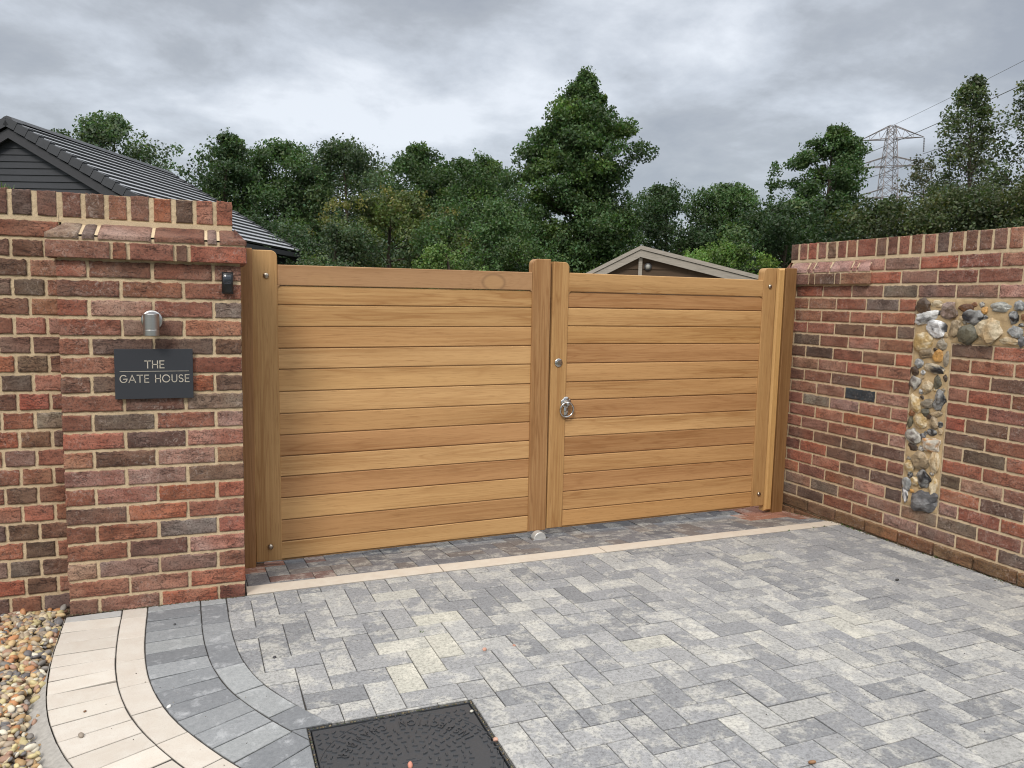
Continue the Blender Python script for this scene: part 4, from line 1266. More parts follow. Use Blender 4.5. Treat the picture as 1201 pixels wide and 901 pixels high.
# gravel
PC = [(0.50, 0.36, 0.19), (0.42, 0.27, 0.13), (0.56, 0.46, 0.30), (0.30, 0.24, 0.18), (0.22, 0.20, 0.18), (0.46, 0.22, 0.10), (0.60, 0.55, 0.44), (0.33, 0.20, 0.14), (0.5, 0.42, 0.22), (0.15, 0.14, 0.14), (0.42, 0.34, 0.24), (0.38, 0.30, 0.21)]
def pebble(mb, p, r, sub=1, c=None, flat=0.62):
    V, F = (IV1, IF1) if sub == 1 else (IV2, IF2)
    s = random.uniform(0, 99)
    n1 = rng.normal(size=3); n1 /= np.linalg.norm(n1)
    W_ = V * (1 + 0.26 * fbm(V * 1.1 + s, 2)[:, None])
    q = W_ @ n1; W_ = W_ - np.clip(q - 0.7, 0, None)[:, None] * n1 * 0.8
    W_ = W_ * np.array([1.25 * r, 0.85 * r, flat * r])
    a, b, g = random.uniform(0, 6.28), random.gauss(0, 0.45), random.gauss(0, 0.45)
    R = np.array(Matrix.Rotation(a, 3, 'Z') @ Matrix.Rotation(b, 3, 'X') @ Matrix.Rotation(g, 3, 'Y'))
    cc = np.array(c if c is not None else random.choice(PC)) * random.uniform(0.8, 1.15)
    mb.add(W_ @ R.T + np.array(p), F, cc, random.random())
mb = MB()
OUT = off(-0.31)
def outside(p):
    d = np.hypot(*(OUT - p).T); i = int(np.argmin(d))
    return (p - OUT[i]) @ NR[i] < (0.0 if random.random() < 0.93 else 0.014)
def thin(p):
    d = np.hypot(*(OUT - p).T).min()
    return d
cnt = 0
for layer, (zz, rr, N) in enumerate(((-0.020, 0.012, 4200), (-0.007, 0.012, 6200), (0.004, 0.0115, 4200))):
    for _ in range(N):
        y = random.uniform(-1.6, 0.085); x = random.uniform(-1.4, -0.25)
        p = np.array([x, y])
        if not outside(p): continue
        d = thin(p)
        if y < -0.62 and d < 0.055 and random.random() < (0.85 if d < 0.035 else 0.5): continue
        if y > 0.085: continue
        r = rr * random.choice([0.6, 0.75, 0.9, 1.0, 1.0, 1.2, 1.45])
        near = x > -1.02 and y > -1.15
        edge = min(1.0, d / 0.06)
        pebble(mb, (x, y, ground_z(y) + zz * 1.0 - 0.018 * (1 - edge) + random.uniform(-.003, .003)), r, 2 if near and layer else 1)
for _ in range(3600):
    y = random.uniform(-2.4, 0.085); x = random.uniform(-2.5, -0.2); p = np.array([x, y])
    if (x > -1.38 and y > -1.58) or not outside(p): continue
    pebble(mb, (x, y, ground_z(y) - 0.006 + random.uniform(-.008, .008)), random.uniform(0.012, 0.021), 1)
gvl = mb.build('gravel', M['pebble'], None, True); tag(gvl, 'mixed tan and brown rounded pebbles filling the bed left of the curved border', 'gravel', kind='stuff')
mb = MB()
V = [(x, y, ground_z(y) - 0.030) for y in (-3.2, -1.0, 0.1) for x in (-2.6, -0.3)]
V = [(-2.6, -3.2, -0.012), (0.6, -3.2, -0.012), (-2.6, -1.3, -0.012), (-0.30, -1.3, -0.012), (-2.6, 0.1, -0.018), (-0.62, 0.1, -0.018)]
mb.add(V, [(0, 1, 3, 2), (2, 3, 5, 4)]); struct(mb, 'gravel_bed', M['gravelbed'])

# ------------------------------------------------------------------ manhole cover
mhx, mhy = (MH[0] + MH[1]) / 2, (MH[2] + MH[3]) / 2
mz = ground_z(mhy) - 0.010
mh = empty('manhole_cover', (mhx, mhy, mz), label='square black inspection cover with raised tread bars set in the paving', cat='manhole cover')
hw = (MH[1] - MH[0]) / 2
mb = MB()
mb.box(-hw + 0.012, hw - 0.012, -hw + 0.012, hw - 0.012, -0.03, 0.0, bv=0.002); mb.build('cover_plate', M['iron'], mh)
mb = MB()
for (a, b, c_, d_) in ((-hw + .002, hw - .002, hw - 0.008, hw - 0.002), (-hw + .002, hw - .002, -hw + 0.002, -hw + 0.008), (-hw + 0.002, -hw + 0.008, -hw + .0085, hw - .0085), (hw - 0.008, hw - 0.002, -hw + .0085, hw - .0085)):
    mb.box(a, b, c_, d_, -0.03, 0.0015)
mb.build('frame', M['iron'], mh)
mb = MB()
def bar(cx, cy, ang, L_, w=0.0056, h=0.0036):
    u = np.array([math.cos(ang), math.sin(ang)]); v = np.array([-u[1], u[0]]); c_ = np.array([cx, cy])
    V = []
    for z, i in ((-0.001, 0), (h, 0.0012)):
        for sx, sy in ((-1, -1), (1, -1), (1, 1), (-1, 1)):
            p = c_ + u * sx * (L_ / 2 - i) + v * sy * (w / 2 - i); V.append((p[0], p[1], z))
    mb.add(V, [(4, 5, 6, 7), (0, 1, 5, 4), (1, 2, 6, 5), (2, 3, 7, 6), (3, 0, 4, 7)])
for ri, R in enumerate([0.052, 0.076, 0.100, 0.124, 0.148, 0.168, 0.228, 0.246]):
    n = int(2 * math.pi * R / 0.026)
    for k in range(n):
        a = 2 * math.pi * (k + 0.5 * (ri % 2)) / n
        bar(R * math.cos(a), R * math.sin(a), a + (0 if (k + ri) % 2 else math.pi / 2), 0.0155)
for gx in np.arange(-hw + 0.026, hw - 0.02, 0.0235):
    for gy in np.arange(-hw + 0.026, hw - 0.02, 0.0235):
        if math.hypot(gx, gy) > 0.262: bar(gx, gy, math.pi / 4 if int(round((gx + gy) / 0.0235)) % 2 else -math.pi / 4, 0.0155)
n = 72
for k in range(n):
    a = 2 * math.pi * k / n
    if k % 9: bar(0.2565 * math.cos(a), 0.2565 * math.sin(a), a + math.pi / 2, 0.0235, 0.0025, 0.0018)
for q, (yy, ww) in enumerate(((0.012, 0.03), (0.0, 0.055), (-0.012, 0.03))):
    bar(0, yy, 0, ww, 0.004, 0.0018)
mb.build('tread_pattern', M['iron'], mh)
mb = MB()
pairs = list(zip('INSPECTION', [18, 25.5, 33, 41, 49, 56, 63.5, 70, 77, 85])) + list(zip('CHAMBER', [103, 111, 119, 128, 138, 146, 154.5]))
for ch, a in pairs:
    a = math.radians(a); er = np.array([math.cos(a), math.sin(a), 0]); et = np.array([-math.sin(a), math.cos(a), 0])
    w = GL[ch][0]; h = 0.027
    O = er * 0.211 - et * (w * h * 0.8 / 2)
    stroke_word(mb, ch, O, et * 0.8, -er, Z_, h, 0, 0.0038, 0.0036)
mb.build('lettering', M['iron'], mh)
# dirt in the gap
mb = MB()
for _ in range(260):
    e = random.choice([0, 1, 2]); t = random.uniform(-hw, hw)
    x, y = (t, hw - 0.004) if e < 1 else ((-hw + 0.004, t) if e == 1 else (hw - 0.004, t))
    pebble(mb, (mhx + x, mhy + y, mz + 0.002), random.uniform(0.0015, 0.0042), 1, random.choice([(0.12, 0.09, 0.05), (0.09, 0.07, 0.04), (0.2, 0.16, 0.1), (0.05, 0.06, 0.03)]))
g = mb.build('dirt', M['pebble'], None, True); tag(g, 'damp grit and moss lodged round the edge of the inspection cover', 'dirt', kind='stuff')

# loose stones on the paving
LS = [(-0.271, -0.231, 0.0055, (0.05, 0.05, 0.055), 'small dark chip on the slate band near the pier'), (0.072, -0.647, 0.007, (0.05, 0.05, 0.055), 'black oval pebble on the pale herringbone blocks'),
      (0.80, -0.828, 0.0085, (0.55, 0.3, 0.22), 'larger pinkish stone chip on the herringbone paving in front of the cover'), (0.917, -0.829, 0.006, (0.42, 0.22, 0.16), 'smaller brownish pink stone chip right of the larger pink one'),
      (-0.262, -0.892, 0.007, (0.65, 0.65, 0.63), 'white chip on the seam of beige and slate bands'), (-0.50, -0.838, 0.0045, (0.2, 0.1, 0.05), 'small brown speck on the beige border blocks'),
      (-0.49, -0.985, 0.009, (0.3, 0.25, 0.2), 'brown and olive pebble lying on the beige border'), (0.642, -1.385, 0.010, (0.6, 0.36, 0.27), 'pink pebble on the right edge of the inspection cover'),
      (0.375, -1.425, 0.009, (0.55, 0.24, 0.17), 'red chip near the middle of the inspection cover'), (1.44, -1.80, 0.009, (0.22, 0.12, 0.06), 'curled brown fragment on the paving nearest the viewer'),
      (2.91, -0.748, 0.008, (0.03, 0.03, 0.03), 'black chip on the paving nearest the side wall'), (0.625, -1.21, 0.007, (0.6, 0.58, 0.5), 'pale chip at the upper right corner of the inspection cover')]
for x, y, r, c_, lb in LS:
    m = MB(); V, F = IV2, IF2
    on = MH[0] < x < MH[1] and MH[2] < y < MH[3]
    z0 = (mz if on else ground_z(y)) + r * 0.5
    pebble(m, (0, 0, 0), r, 2, c_)
    o = m.build('loose_stone', M['pebble'], None, True); o.location = (x, y, z0); tag(o, lb, 'stone', 'loose stones scattered on the paving')

# grit at the foot of the side wall, weeds
mb = MB()
for _ in range(520):
    u = random.uniform(-0.2, 2.4); d = abs(random.gauss(0, 0.012)) + 0.014
    p = W0 + U * u + NW * d
    pebble(mb, (p[0], p[1], ground_z(p[1]) + 0.001), random.uniform(0.0015, 0.0045), 1, random.choice([(0.16, 0.12, 0.07), (0.1, 0.08, 0.05), (0.22, 0.18, 0.12), (0.06, 0.08, 0.03)]))
for _ in range(200):
    x = random.uniform(-0.66, 0.0)
    pebble(mb, (x, -abs(random.gauss(0, 0.004)) - 0.004, ground_z(0) + 0.001), random.uniform(0.0015, 0.004), 1, random.choice([(0.12, 0.09, 0.05), (0.08, 0.07, 0.04)]))
for _ in range(420):
    x = random.uniform(-0.45, 3.3); y = random.uniform(-2.0, 0.0)
    pebble(mb, (x, y, ground_z(y) + 0.0005), random.uniform(0.001, 0.0024), 1, random.choice([(0.1, 0.08, 0.06), (0.3, 0.28, 0.24), (0.06, 0.05, 0.04)]))
g = mb.build('grit', M['pebble'], None, True); tag(g, 'fine brown grit along the wall feet and specks over the paving', 'grit', kind='stuff')
def tuft(mb, p, n, h, w=0.002):
    for _ in range(n):
        a = random.uniform(0, 6.28); l = random.uniform(0.3, 1.0) * h; b = np.array(p) + np.r_[rng.normal(size=2) * h * 0.35, 0]
        t = b + np.array([math.cos(a) * l * 0.6, math.sin(a) * l * 0.6, l]); s = np.array([-math.sin(a), math.cos(a), 0]) * w
        c_ = np.array(random.choice([(0.07, 0.13, 0.03), (0.10, 0.16, 0.04), (0.05, 0.09, 0.02)]))
        mb.add([b - s, b + s, t + s * 0.3, t - s * 0.3], [(0, 1, 2, 3)], c_)
mb = MB()
for u in (0.30, 0.34, 0.37, 0.43, 0.62, 0.93, 1.05):
    p = W0 + U * u + NW * 0.022; tuft(mb, (p[0], p[1], ground_z(p[1])), 14, 0.014, 0.0014)
for x, y in ((3.17, 0.085), (3.25, 0.086), (0.62, -0.60), (2.98, 0.078)): tuft(mb, (x, y, ground_z(y)), 10, 0.010, 0.0014)
g = mb.build('weeds', M['leaf'], None); tag(g, 'tiny green weeds sprouting at the foot of the side wall', 'weeds', kind='stuff')
mb = MB(); tuft(mb, (-0.862, 0.14, zcop + 0.10), 26, 0.030, 0.0016); tuft(mb, (-0.83, 0.14, zcop + 0.10), 10, 0.02, 0.0016)
g = mb.build('moss_tuft', M['leaf'], None); tag(g, 'small tuft growing on top of the left wall coping', 'moss', kind='stuff')

# ------------------------------------------------------------------ bungalow behind the left wall
HA = np.array([-4.048, 16.115, 3.4 + ZO]); HB = np.array([-1.176, 22.581, 3.4 + ZO]); HE = np.array([2.406, 20.99, 1.17 + ZO])
ridge = HB - HA; RL = np.linalg.norm(ridge); rd = ridge / RL
down = HE - HB; down = down - rd * (down @ rd); half = np.hypot(down[0], down[1]); dl = np.linalg.norm(down); dd = down / dl
out_ = np.array([dd[0], dd[1], 0]); out_ /= np.linalg.norm(out_)
hs = empty('bungalow', (HA[0], HA[1], ground_z(5)), label='dark clad bungalow with a grey tiled roof rising behind the left wall', cat='house')
HO = np.array([HA[0], HA[1], ground_z(5)])
nrm = np.cross(dd, rd); nrm = nrm if nrm[2] > 0 else -nrm
mb = MB()
courses = 17
for side in (1, -1):
    d_ = dd.copy()
    if side < 0:
        d_ = np.array([-out_[0] * math.hypot(dd[0], dd[1]), -out_[1] * math.hypot(dd[0], dd[1]), dd[2]])
    nm = np.cross(d_, rd); nm = nm if nm[2] > 0 else -nm
    for k in range(courses):
        s0, s1 = dl * k / courses, dl * (k + 1) / courses + 0.02
        o = HA - HO
        a = o + d_ * s0 + nm * 0.005; b = o + d_ * s1 + nm * 0.055
        V = [a, a + ridge, b + ridge, b, a - nm * 0.03, a + ridge - nm * 0.03, b + ridge - nm * 0.05, b - nm * 0.05]
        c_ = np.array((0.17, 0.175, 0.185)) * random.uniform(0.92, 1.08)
        mb.add(V[:4], [(0, 1, 2, 3)], c_ * 1.9, random.random()); mb.add(V, [(3, 2, 6, 7), (7, 6, 5, 4), (0, 3, 7, 4), (1, 5, 6, 2)], c_ * 0.22, random.random())  # sheen on tile faces and shade on course fronts put into the colour
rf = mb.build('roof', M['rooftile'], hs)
mb = MB()   # ridge tiles and dry verge units
for i in range(16):
    a = HA - HO + ridge * (i / 16.0) + nrm * 0.0; b = HA - HO + ridge * ((i + 1) / 16.0 - 0.002)
    V = []
    for p in (a, b):
        for q in ((-0.14, -0.01), (-0.08, 0.065), (0, 0.095), (0.08, 0.065), (0.14, -0.01)): V.append(p + out_ * q[0] + Z_ * q[1])
    mb.add(V, [(i_, i_ + 1, i_ + 6, i_ + 5) for i_ in range(4)] + [(0, 1, 2, 3, 4), (9, 8, 7, 6, 5)], (0.06, 0.062, 0.068), random.random())
mb.build('ridge_tiles', M['rooftile'], rf)
for end in (0, 1):
    for side in (1, -1):
        mb = MB()
        d_ = dd if side > 0 else np.array([-dd[0], -dd[1], dd[2]])
        nm = np.cross(d_, rd); nm = nm if nm[2] > 0 else -nm
        for k in range(courses):
            s0, s1 = dl * k / courses, dl * (k + 1) / courses - 0.012
            base = HA - HO + (ridge if end else 0) - rd * (0.05 if not end else -0.05)
            w = rd * (0.18 if not end else -0.18)
            a = base + d_ * s0 + nm * 0.05; b = base + d_ * s1 + nm * 0.085
            V = [a, a + w, b + w, b, a - nm * 0.17, a + w - nm * 0.05, b + w - nm * 0.07, b - nm * 0.19]
            mb.add(V, [(0, 1, 2, 3), (0, 3, 7, 4), (3, 2, 6, 7), (0, 4, 5, 1), (1, 5, 6, 2)], np.array((0.045, 0.047, 0.053)) * random.uniform(0.85, 1.15), random.random())
        mb.build('verge_tiles', M['rooftile'], rf)
# walls: gable prism with clad courses
mb = MB()
eave_z = HE[2] - HO[2] - 0.30
inner = half - 0.35
gx = lambda t: (HA - HO)[:2] + out_[:2] * t
apex = HA[2] - HO[2] - 0.12
def gable(t_shift, lap):
    nb = 34
    z = 0.0; stepz = apex / nb
    base = (HA - HO) + rd * t_shift
    for i in range(nb):
        z0, z1 = i * stepz, (i + 1) * stepz
        def wid(z): return inner if z < eave_z else max(0.0, inner * (apex - z) / (apex - eave_z))
        w0, w1 = wid(z0), wid(z1)
        for (zz0, zz1, ww0, ww1, o0, o1) in ((z0, z1, w0, w1, lap, 0.0),):
            V = []
            for (w, z_, o) in ((ww0, zz0, o0), (ww1, zz1, o1)):
                for s in (-1, 1):
                    p = base + out_ * (s * w) - rd * o; V.append((p[0], p[1], z_))
            V2 = [(base + out_ * (s * ww0))for s in (-1, 1)]
            V += [(V2[0][0], V2[0][1], zz0), (V2[1][0], V2[1][1], zz0)]
            mb.add(V, [(0, 1, 3, 2), (4, 5, 1, 0)])
gable(0.18, 0.022)
b0_ = (HA - HO) + rd * 0.2; b1_ = (HA - HO) + rd * (RL - 0.2)
V = []
for b in (b0_, b1_):
    for s in (-1, 1):
        p = b + out_ * (s * inner); V += [(p[0], p[1], 0), (p[0], p[1], eave_z + 0.1)]
mb.add(V, [(0, 4, 5, 1), (2, 3, 7, 6), (4, 6, 7, 5)])
p = b1_; V = [(p + out_ * inner)[:2].tolist() + [eave_z], (p - out_ * inner)[:2].tolist() + [eave_z], p[:2].tolist() + [apex]]
mb.add(V, [(0, 1, 2)])
mb.build('wall', M['cladding'], hs)
for end in (0, 1):
    for side in (1, -1):
        mb = MB()
        d_ = dd if side > 0 else np.array([-dd[0], -dd[1], dd[2]])
        base = HA - HO + (ridge if end else 0) + rd * (0.06 if not end else -0.06)
        a = base - Z_ * 0.16; b = a + d_ * (dl - 0.02)
        w = rd * (-0.05 if not end else 0.05)
        V = [a, a + w, b + w, b, a - Z_ * 0.2, a + w - Z_ * 0.2, b + w - Z_ * 0.2, b - Z_ * 0.2]
        mb.add(V, [(0, 1, 2, 3), (1, 5, 6, 2), (4, 7, 6, 5), (0, 3, 7, 4), (0, 4, 5, 1), (3, 2, 6, 7)])
        mb.build('bargeboard', M['fascia'], hs)
for side in (1, -1):
    mb = MB()
    d_ = dd if side > 0 else np.array([-dd[0], -dd[1], dd[2]])
    a = HA - HO + d_ * (dl - 0.03) - Z_ * 0.02
    o2 = out_ * side
    V = []
    for p in (a + rd * 0.02, a + ridge - rd * 0.02):
        for q in ((-0.02, -0.03), (0.05, -0.03), (0.06, -0.16), (-0.02, -0.16)): V.append(p + o2 * q[0] + Z_ * q[1])
    mb.add(V, [(0, 1, 5, 4), (1, 2, 6, 5), (2, 3, 7, 6), (3, 0, 4, 7), (0, 3, 2, 1), (4, 5, 6, 7)])
    # soffit
    V = []
    for p in (a + rd * 0.1, a + ridge - rd * 0.1):
        for q in ((-0.02, -0.15), (-0.34, -0.15)): V.append(p + o2 * q[0] + Z_ * q[1])
    mb.add(V, [(0, 1, 3, 2)])
    mb.build('gutter', M['fascia'], hs)

# ------------------------------------------------------------------ timber summerhouse behind the gate
az = math.radians(32); FW = np.array([math.sin(az), math.cos(az), 0]); RG = np.array([math.cos(az), -math.sin(az), 0])
AP = np.array([6.473, 7.812, 0.772 + ZO]); LE = np.array([5.633, 8.337, 0.256 + ZO]); RE = np.array([8.178, 6.747, 0.288 + ZO])
gz0 = ground_z(5)
sh = empty('summerhouse', (AP[0], AP[1], gz0), label='weathered timber summerhouse gable showing above the right gate', cat='shed')
SO = np.array([AP[0], AP[1], gz0])
A_, L_, R_ = AP - SO, LE - SO, RE - SO
D3 = FW * 3.0
mb = MB()
for P, Q in ((A_, L_), (A_, R_)):
    up = Z_ * 0.035
    V = [P - FW * 0.1 + up, Q - FW * 0.1 + up, Q + D3 + up, P + D3 + up, P - FW * 0.1, Q - FW * 0.1, Q + D3, P + D3]
    mb.add(V, [(0, 1, 2, 3), (0, 4, 5, 1), (1, 5, 6, 2), (2, 6, 7, 3), (4, 7, 6, 5)])
mb.build('roof', M['felt'], sh)
for P, Q in ((A_, L_), (A_, R_)):
    mb = MB()
    for (t0, t1, oo) in ((0.0, 0.062, -0.13), (0.070, 0.185, -0.11)):
        a = P - FW * 0.0; b = Q
        V = []
        for oy in (oo, oo + 0.02):
            for p, z in ((a, -t0), (b, -t0), (b, -t1), (a, -t1)): V.append(p + FW * oy + Z_ * z)
        V = [v + Z_ * 0.04 for v in V]
        mb.add(V, [(0, 1, 2, 3), (7, 6, 5, 4), (0, 4, 5, 1), (3, 2, 6, 7), (0, 3, 7, 4), (1, 5, 6, 2)])
    mb.build('bargeboard', M['weather'], sh)
mb = MB()
zt = A_[2] - 0.1; nbd = 18; st = zt / nbd
Lx = (L_ - A_) @ RG; Rx = (R_ - A_) @ RG; Lz, Rz = L_[2], R_[2]
for i in range(nbd):
    z0, z1 = i * st, (i + 1) * st
    def lim(z):
        l = Lx * 0.9 if z < Lz - 0.1 else Lx * 0.9 * (A_[2] - 0.1 - z) / (A_[2] - Lz)
        r_ = Rx * 0.93 if z < Rz - 0.1 else Rx * 0.93 * (A_[2] - 0.1 - z) / (A_[2] - Rz)
        return max(Lx * .9, min(l, 0)), min(Rx * .93, max(r_, 0))
    (l0, r0), (l1, r1) = lim(z0), lim(z1)
    V = []
    for (l, r_, z, o) in ((l0, r0, z0, -0.018), (l1, r1, z1, 0.0)):
        for x in (l, r_): V.append(A_ * np.array([1, 1, 0]) + RG * x + FW * o + Z_ * z)
    for x in (l0, r0): V.append(A_ * np.array([1, 1, 0]) + RG * x + Z_ * z0)
    mb.add(V, [(0, 1, 3, 2), (4, 5, 1, 0)])
V = []
for x in (Lx * 0.9, Rx * 0.93):
    for dy in (0.0, 2.9):
        for z in (0, min(Lz, Rz) - 0.1): V.append(RG * x + FW * dy + Z_ * z)
mb.add(V, [(0, 1, 3, 2), (4, 6, 7, 5), (2, 3, 7, 6)])
mb.build('wall', M['shedwall'], sh)
m = MB(); m.box(-0.03, 0.03, -0.05, -0.015, 1.2, A_[2] - 0.16); o = m.build('centre_batten', M['weather'], sh); o.rotation_euler = (0, 0, -az)
lf = np.array([6.577, 7.747, 0.476 + ZO]) - SO
m = MB(); m.lathe(lf - FW * 0.01, -FW, [(0, 0.06), (0.03, 0.06), (0.035, 0.05), (0.035, 0.0)], 20); lt = m.build('bulkhead_light', M['fascia'], sh, True)
m = MB(); m.lathe(lf - FW * 0.045, -FW, [(0, 0.040), (0.02, 0.036), (0.035, 0.02), (0.04, 0)], 20); m.build('light_cover', M['white'], lt, True)

# ------------------------------------------------------------------ trees
CAM = np.array([-0.1188, -3.3985, 1.300])
def at(azd, dist): a = math.radians(azd); return np.array([CAM[0] + dist * math.sin(a), CAM[1] + dist * math.cos(a)])
GZ = ground_z(5) - 0.03

def leaves(mb_list, cen, sig, n, size, colr, up=0.35):
    q_ = rng.normal(size=(n, 3)); q_ /= np.linalg.norm(q_, axis=1)[:, None]; P = cen + q_ * (rng.random(n) ** 0.55)[:, None] * 1.75 * sig
    d = rng.normal(size=(n, 3)); d[:, 2] = d[:, 2] + up; d /= np.linalg.norm(d, axis=1)[:, None]
    a = rng.normal(size=(n, 3)); u = np.cross(d, a); u /= np.linalg.norm(u, axis=1)[:, None]; v = np.cross(d, u)
    s = size * 0.84 * rng.uniform(0.6, 1.3, n)[:, None]
    q = np.stack([P - u * s * 0.5, P + v * s * 0.32 + u * s * 0.05, P + u * s * 0.55, P - v * s * 0.32 + u * s * 0.05], 1)
    c = colr * rng.uniform(0.7, 1.35, (n, 1)) * (1 + 0.12 * rng.normal(size=(n, 3)) * np.array([1, 0.4, 0.8]))
    mb_list.append((q, c))

def leaf_mesh(name, lst, parent):
    Q = np.concatenate([q for q, c in lst]); Cc = np.clip(np.concatenate([c for q, c in lst]), 0.003, 1)
    n = len(Q)
    me = bpy.data.meshes.new(name)
    me.vertices.add(n * 4); me.vertices.foreach_set('co', Q.reshape(-1))
    me.loops.add(n * 4); me.loops.foreach_set('vertex_index', np.arange(n * 4))
    me.polygons.add(n); me.polygons.foreach_set('loop_start', np.arange(0, n * 4, 4))
    me.update(calc_edges=True)
    a = me.attributes.new('Col', 'FLOAT_COLOR', 'POINT')
    a.data.foreach_set('color', np.repeat(np.c_[Cc, np.ones(n)], 4, axis=0).ravel())
    b = me.attributes.new('Sd', 'FLOAT', 'POINT')
    me.materials.append(M['leaf'])
    o = bpy.data.objects.new(name, me); col.objects.link(o); o.parent = parent
    return o

def tree(name, label, cat, azd, dist, height, prof, nclump, nleaf, lsize, colr, csig=0.45, lean=0.0, bark=(0.08, 0.065, 0.05), trunk_r=0.16, group=None, flat=0.75, tips=None, t_lo=0.03, up=0.35, seed=0, airy=0.0, rag=0.6):
    """prof: list of (height fraction, radius left, radius right) of the crown seen from the drive"""
    random.seed(100 + seed); global rng
    rng = np.random.default_rng(200 + seed)
    b = at(azd, dist); base = np.array([b[0], b[1], GZ])
    t = empty(name, base, 0, label, cat, group)
    a = math.radians(azd); right = np.array([math.cos(a), -math.sin(a), 0]); fw = np.array([math.sin(a), math.cos(a), 0])
    hs_ = [p[0] for p in prof]; rl = [p[1] for p in prof]; rr = [p[2] for p in prof]
    mbk = MB(); lst = []
    ax = lambda f: right * (lean * f * f) + right * 0.12 * math.sin(f * 5 + seed) + Z_ * (height * f)
    pts = [ax(f) for f in np.linspace(0, 0.97, 10)]
    for i in range(9):
        mbk.tube(pts[i], pts[i + 1], trunk_r * (1 - i / 9.6) ** 0.9, trunk_r * (1 - (i + 1) / 9.6) ** 0.9, 7, bark, 0.2, cap=False)
    lobes = rng.normal(size=(6,)) * 0.8
    for k in range(nclump):
        f = t_lo + (1 - t_lo) * (k + random.random()) / nclump
        th = random.uniform(0, 2 * math.pi)
        cs, sn = math.cos(th), math.sin(th)
        R = np.interp(f, hs_, rr if cs > 0 else rl); Rd = (np.interp(f, hs_, rr) + np.interp(f, hs_, rl)) * 0.45
        rad = (random.random() ** (0.42)) * random.uniform(0.82, 1.04)
        rad *= 1 + rag * float(fbm(np.array([[cs * 1.3 + seed, sn * 1.3, f * 7.0]]), 2)[0])
        p = ax(f) + right * (R * cs * rad) + fw * (Rd * sn * rad)
        wsc = min(1.0, 0.35 + R / 1.6)
        dpt = 1.0
        cc = np.array(colr) * random.uniform(0.62, 1.55)
        if random.random() < 0.18: cc = cc * np.array([1.35, 1.25, 1.0])
        sg_ = csig * wsc * random.uniform(0.7, 1.25)
        leaves(lst, p, np.array([sg_, sg_, sg_ * flat]), int(nleaf * 1.35 * random.uniform(0.6, 1.3)), lsize, cc, up)
        if k % 2 == 0 or airy:
            f2 = max(0.02, f - random.uniform(0.08, 0.2)); q = ax(f2); mid = (q + p) / 2 + Z_ * random.uniform(-0.1, 0.15) * height * 0.04
            r0 = trunk_r * 0.34 * (1 - f * 0.8)
            mbk.tube(q, mid, r0, r0 * 0.6, 5, bark, 0.4, cap=False); mbk.tube(mid, p, r0 * 0.6, r0 * 0.2, 5, bark, 0.4, cap=False)
            for _ in range(2 if not airy else 4):
                e = p + np.clip(rng.normal(size=3), -1, 1) * sg_; mbk.tube(p * 0.9 + mid * 0.1, e, r0 * 0.22, r0 * 0.08, 4, bark, 0.4, cap=False)
    # loose outer sprays give the ragged edge
    for k in range(int(nclump * 0.9)):
        f = t_lo + (1 - t_lo) * random.random(); th = random.uniform(0, 2 * math.pi); cs, sn = math.cos(th), math.sin(th)
        R = np.interp(f, hs_, rr if cs > 0 else rl); Rd = (np.interp(f, hs_, rr) + np.interp(f, hs_, rl)) * 0.45
        k_ = 1.0 + rag * float(fbm(np.array([[cs * 1.3 + seed, sn * 1.3, f * 7.0]]), 2)[0]); p = ax(f) + right * (R * cs * k_) + fw * (Rd * sn * k_) + Z_ * random.uniform(0, 0.3)
        sg_ = csig * random.uniform(0.25, 0.5)
        cc = np.array(tips if tips is not None else colr) * random.uniform(0.9, 1.45)
        leaves(lst, p, np.array([sg_, sg_, sg_]), int(nleaf * 0.16), lsize * 0.9, cc, up)
    for k in range(10):
        p = ax(0.9 + 0.1 * k / 9) + rng.normal(size=3) * np.array([0.16, 0.16, 0.05]) * (1 - k / 10) * 2
        leaves(lst, p, np.array([csig, csig, csig]) * (0.42 - 0.03 * k), int(nleaf * (0.3 - 0.025 * k)), lsize * 0.9, np.array(colr) * 1.1, up)
    mbk.build('trunk', M['bark'], t)
    leaf_mesh('crown', lst, t)
    return t

G1 = (0.050, 0.088, 0.031); G3 = (0.040, 0.069, 0.030); G5 = (0.062, 0.096, 0.046)
dome_ = lambda w, w2=None: [(0, w * 1.1, (w2 or w) * 1.1), (0.2, w * 1.3, (w2 or w) * 1.3), (0.55, w * 1.3, (w2 or w) * 1.3), (0.78, w * 1.05, (w2 or w) * 1.05), (0.9, w * .72, (w2 or w) * .72), (0.97, w * .4, (w2 or w) * .4), (1, w * .15, (w2 or w) * .15)]
# the tall alder: radius from the photograph's outline at about 28 m
tree('tall_tree', 'tallest dark green tree with a pointed uneven crown behind the gate middle', 'tree', 26.0, 28, 9.15,
     [(0, 2.8, 2.7), (0.18, 3.0, 2.8), (0.33, 2.9, 2.7), (0.45, 2.8, 2.4), (0.57, 2.45, 1.6), (0.65, 1.95, 1.95), (0.73, 1.45, 2.1), (0.80, 1.6, 1.7), (0.88, 0.95, 0.75), (0.94, 0.42, 0.36), (0.98, 0.16, 0.16), (1, 0.04, 0.06)],
     270, 330, 0.135, G1, csig=0.36, trunk_r=0.15, seed=33, t_lo=0.04, flat=0.55, rag=0.72)
tree('broadleaf_tree', 'distant round crowned tree directly behind the bungalow ridge', 'tree', -5.6, 40, 9.0, dome_(2.6), 60, 300, 0.17, G5, csig=0.5, seed=2, t_lo=0.25)
tree('broadleaf_tree', 'dark feathery evergreen standing at the right end of the bungalow roof', 'tree', 1.0, 33, 7.5, [(0, 2.2, 2.2), (0.4, 1.9, 1.9), (0.7, 1.25, 1.3), (0.88, 0.7, 0.8), (1, 0.1, 0.15)], 80, 320, 0.13, G3, csig=0.38, seed=3, flat=0.5)
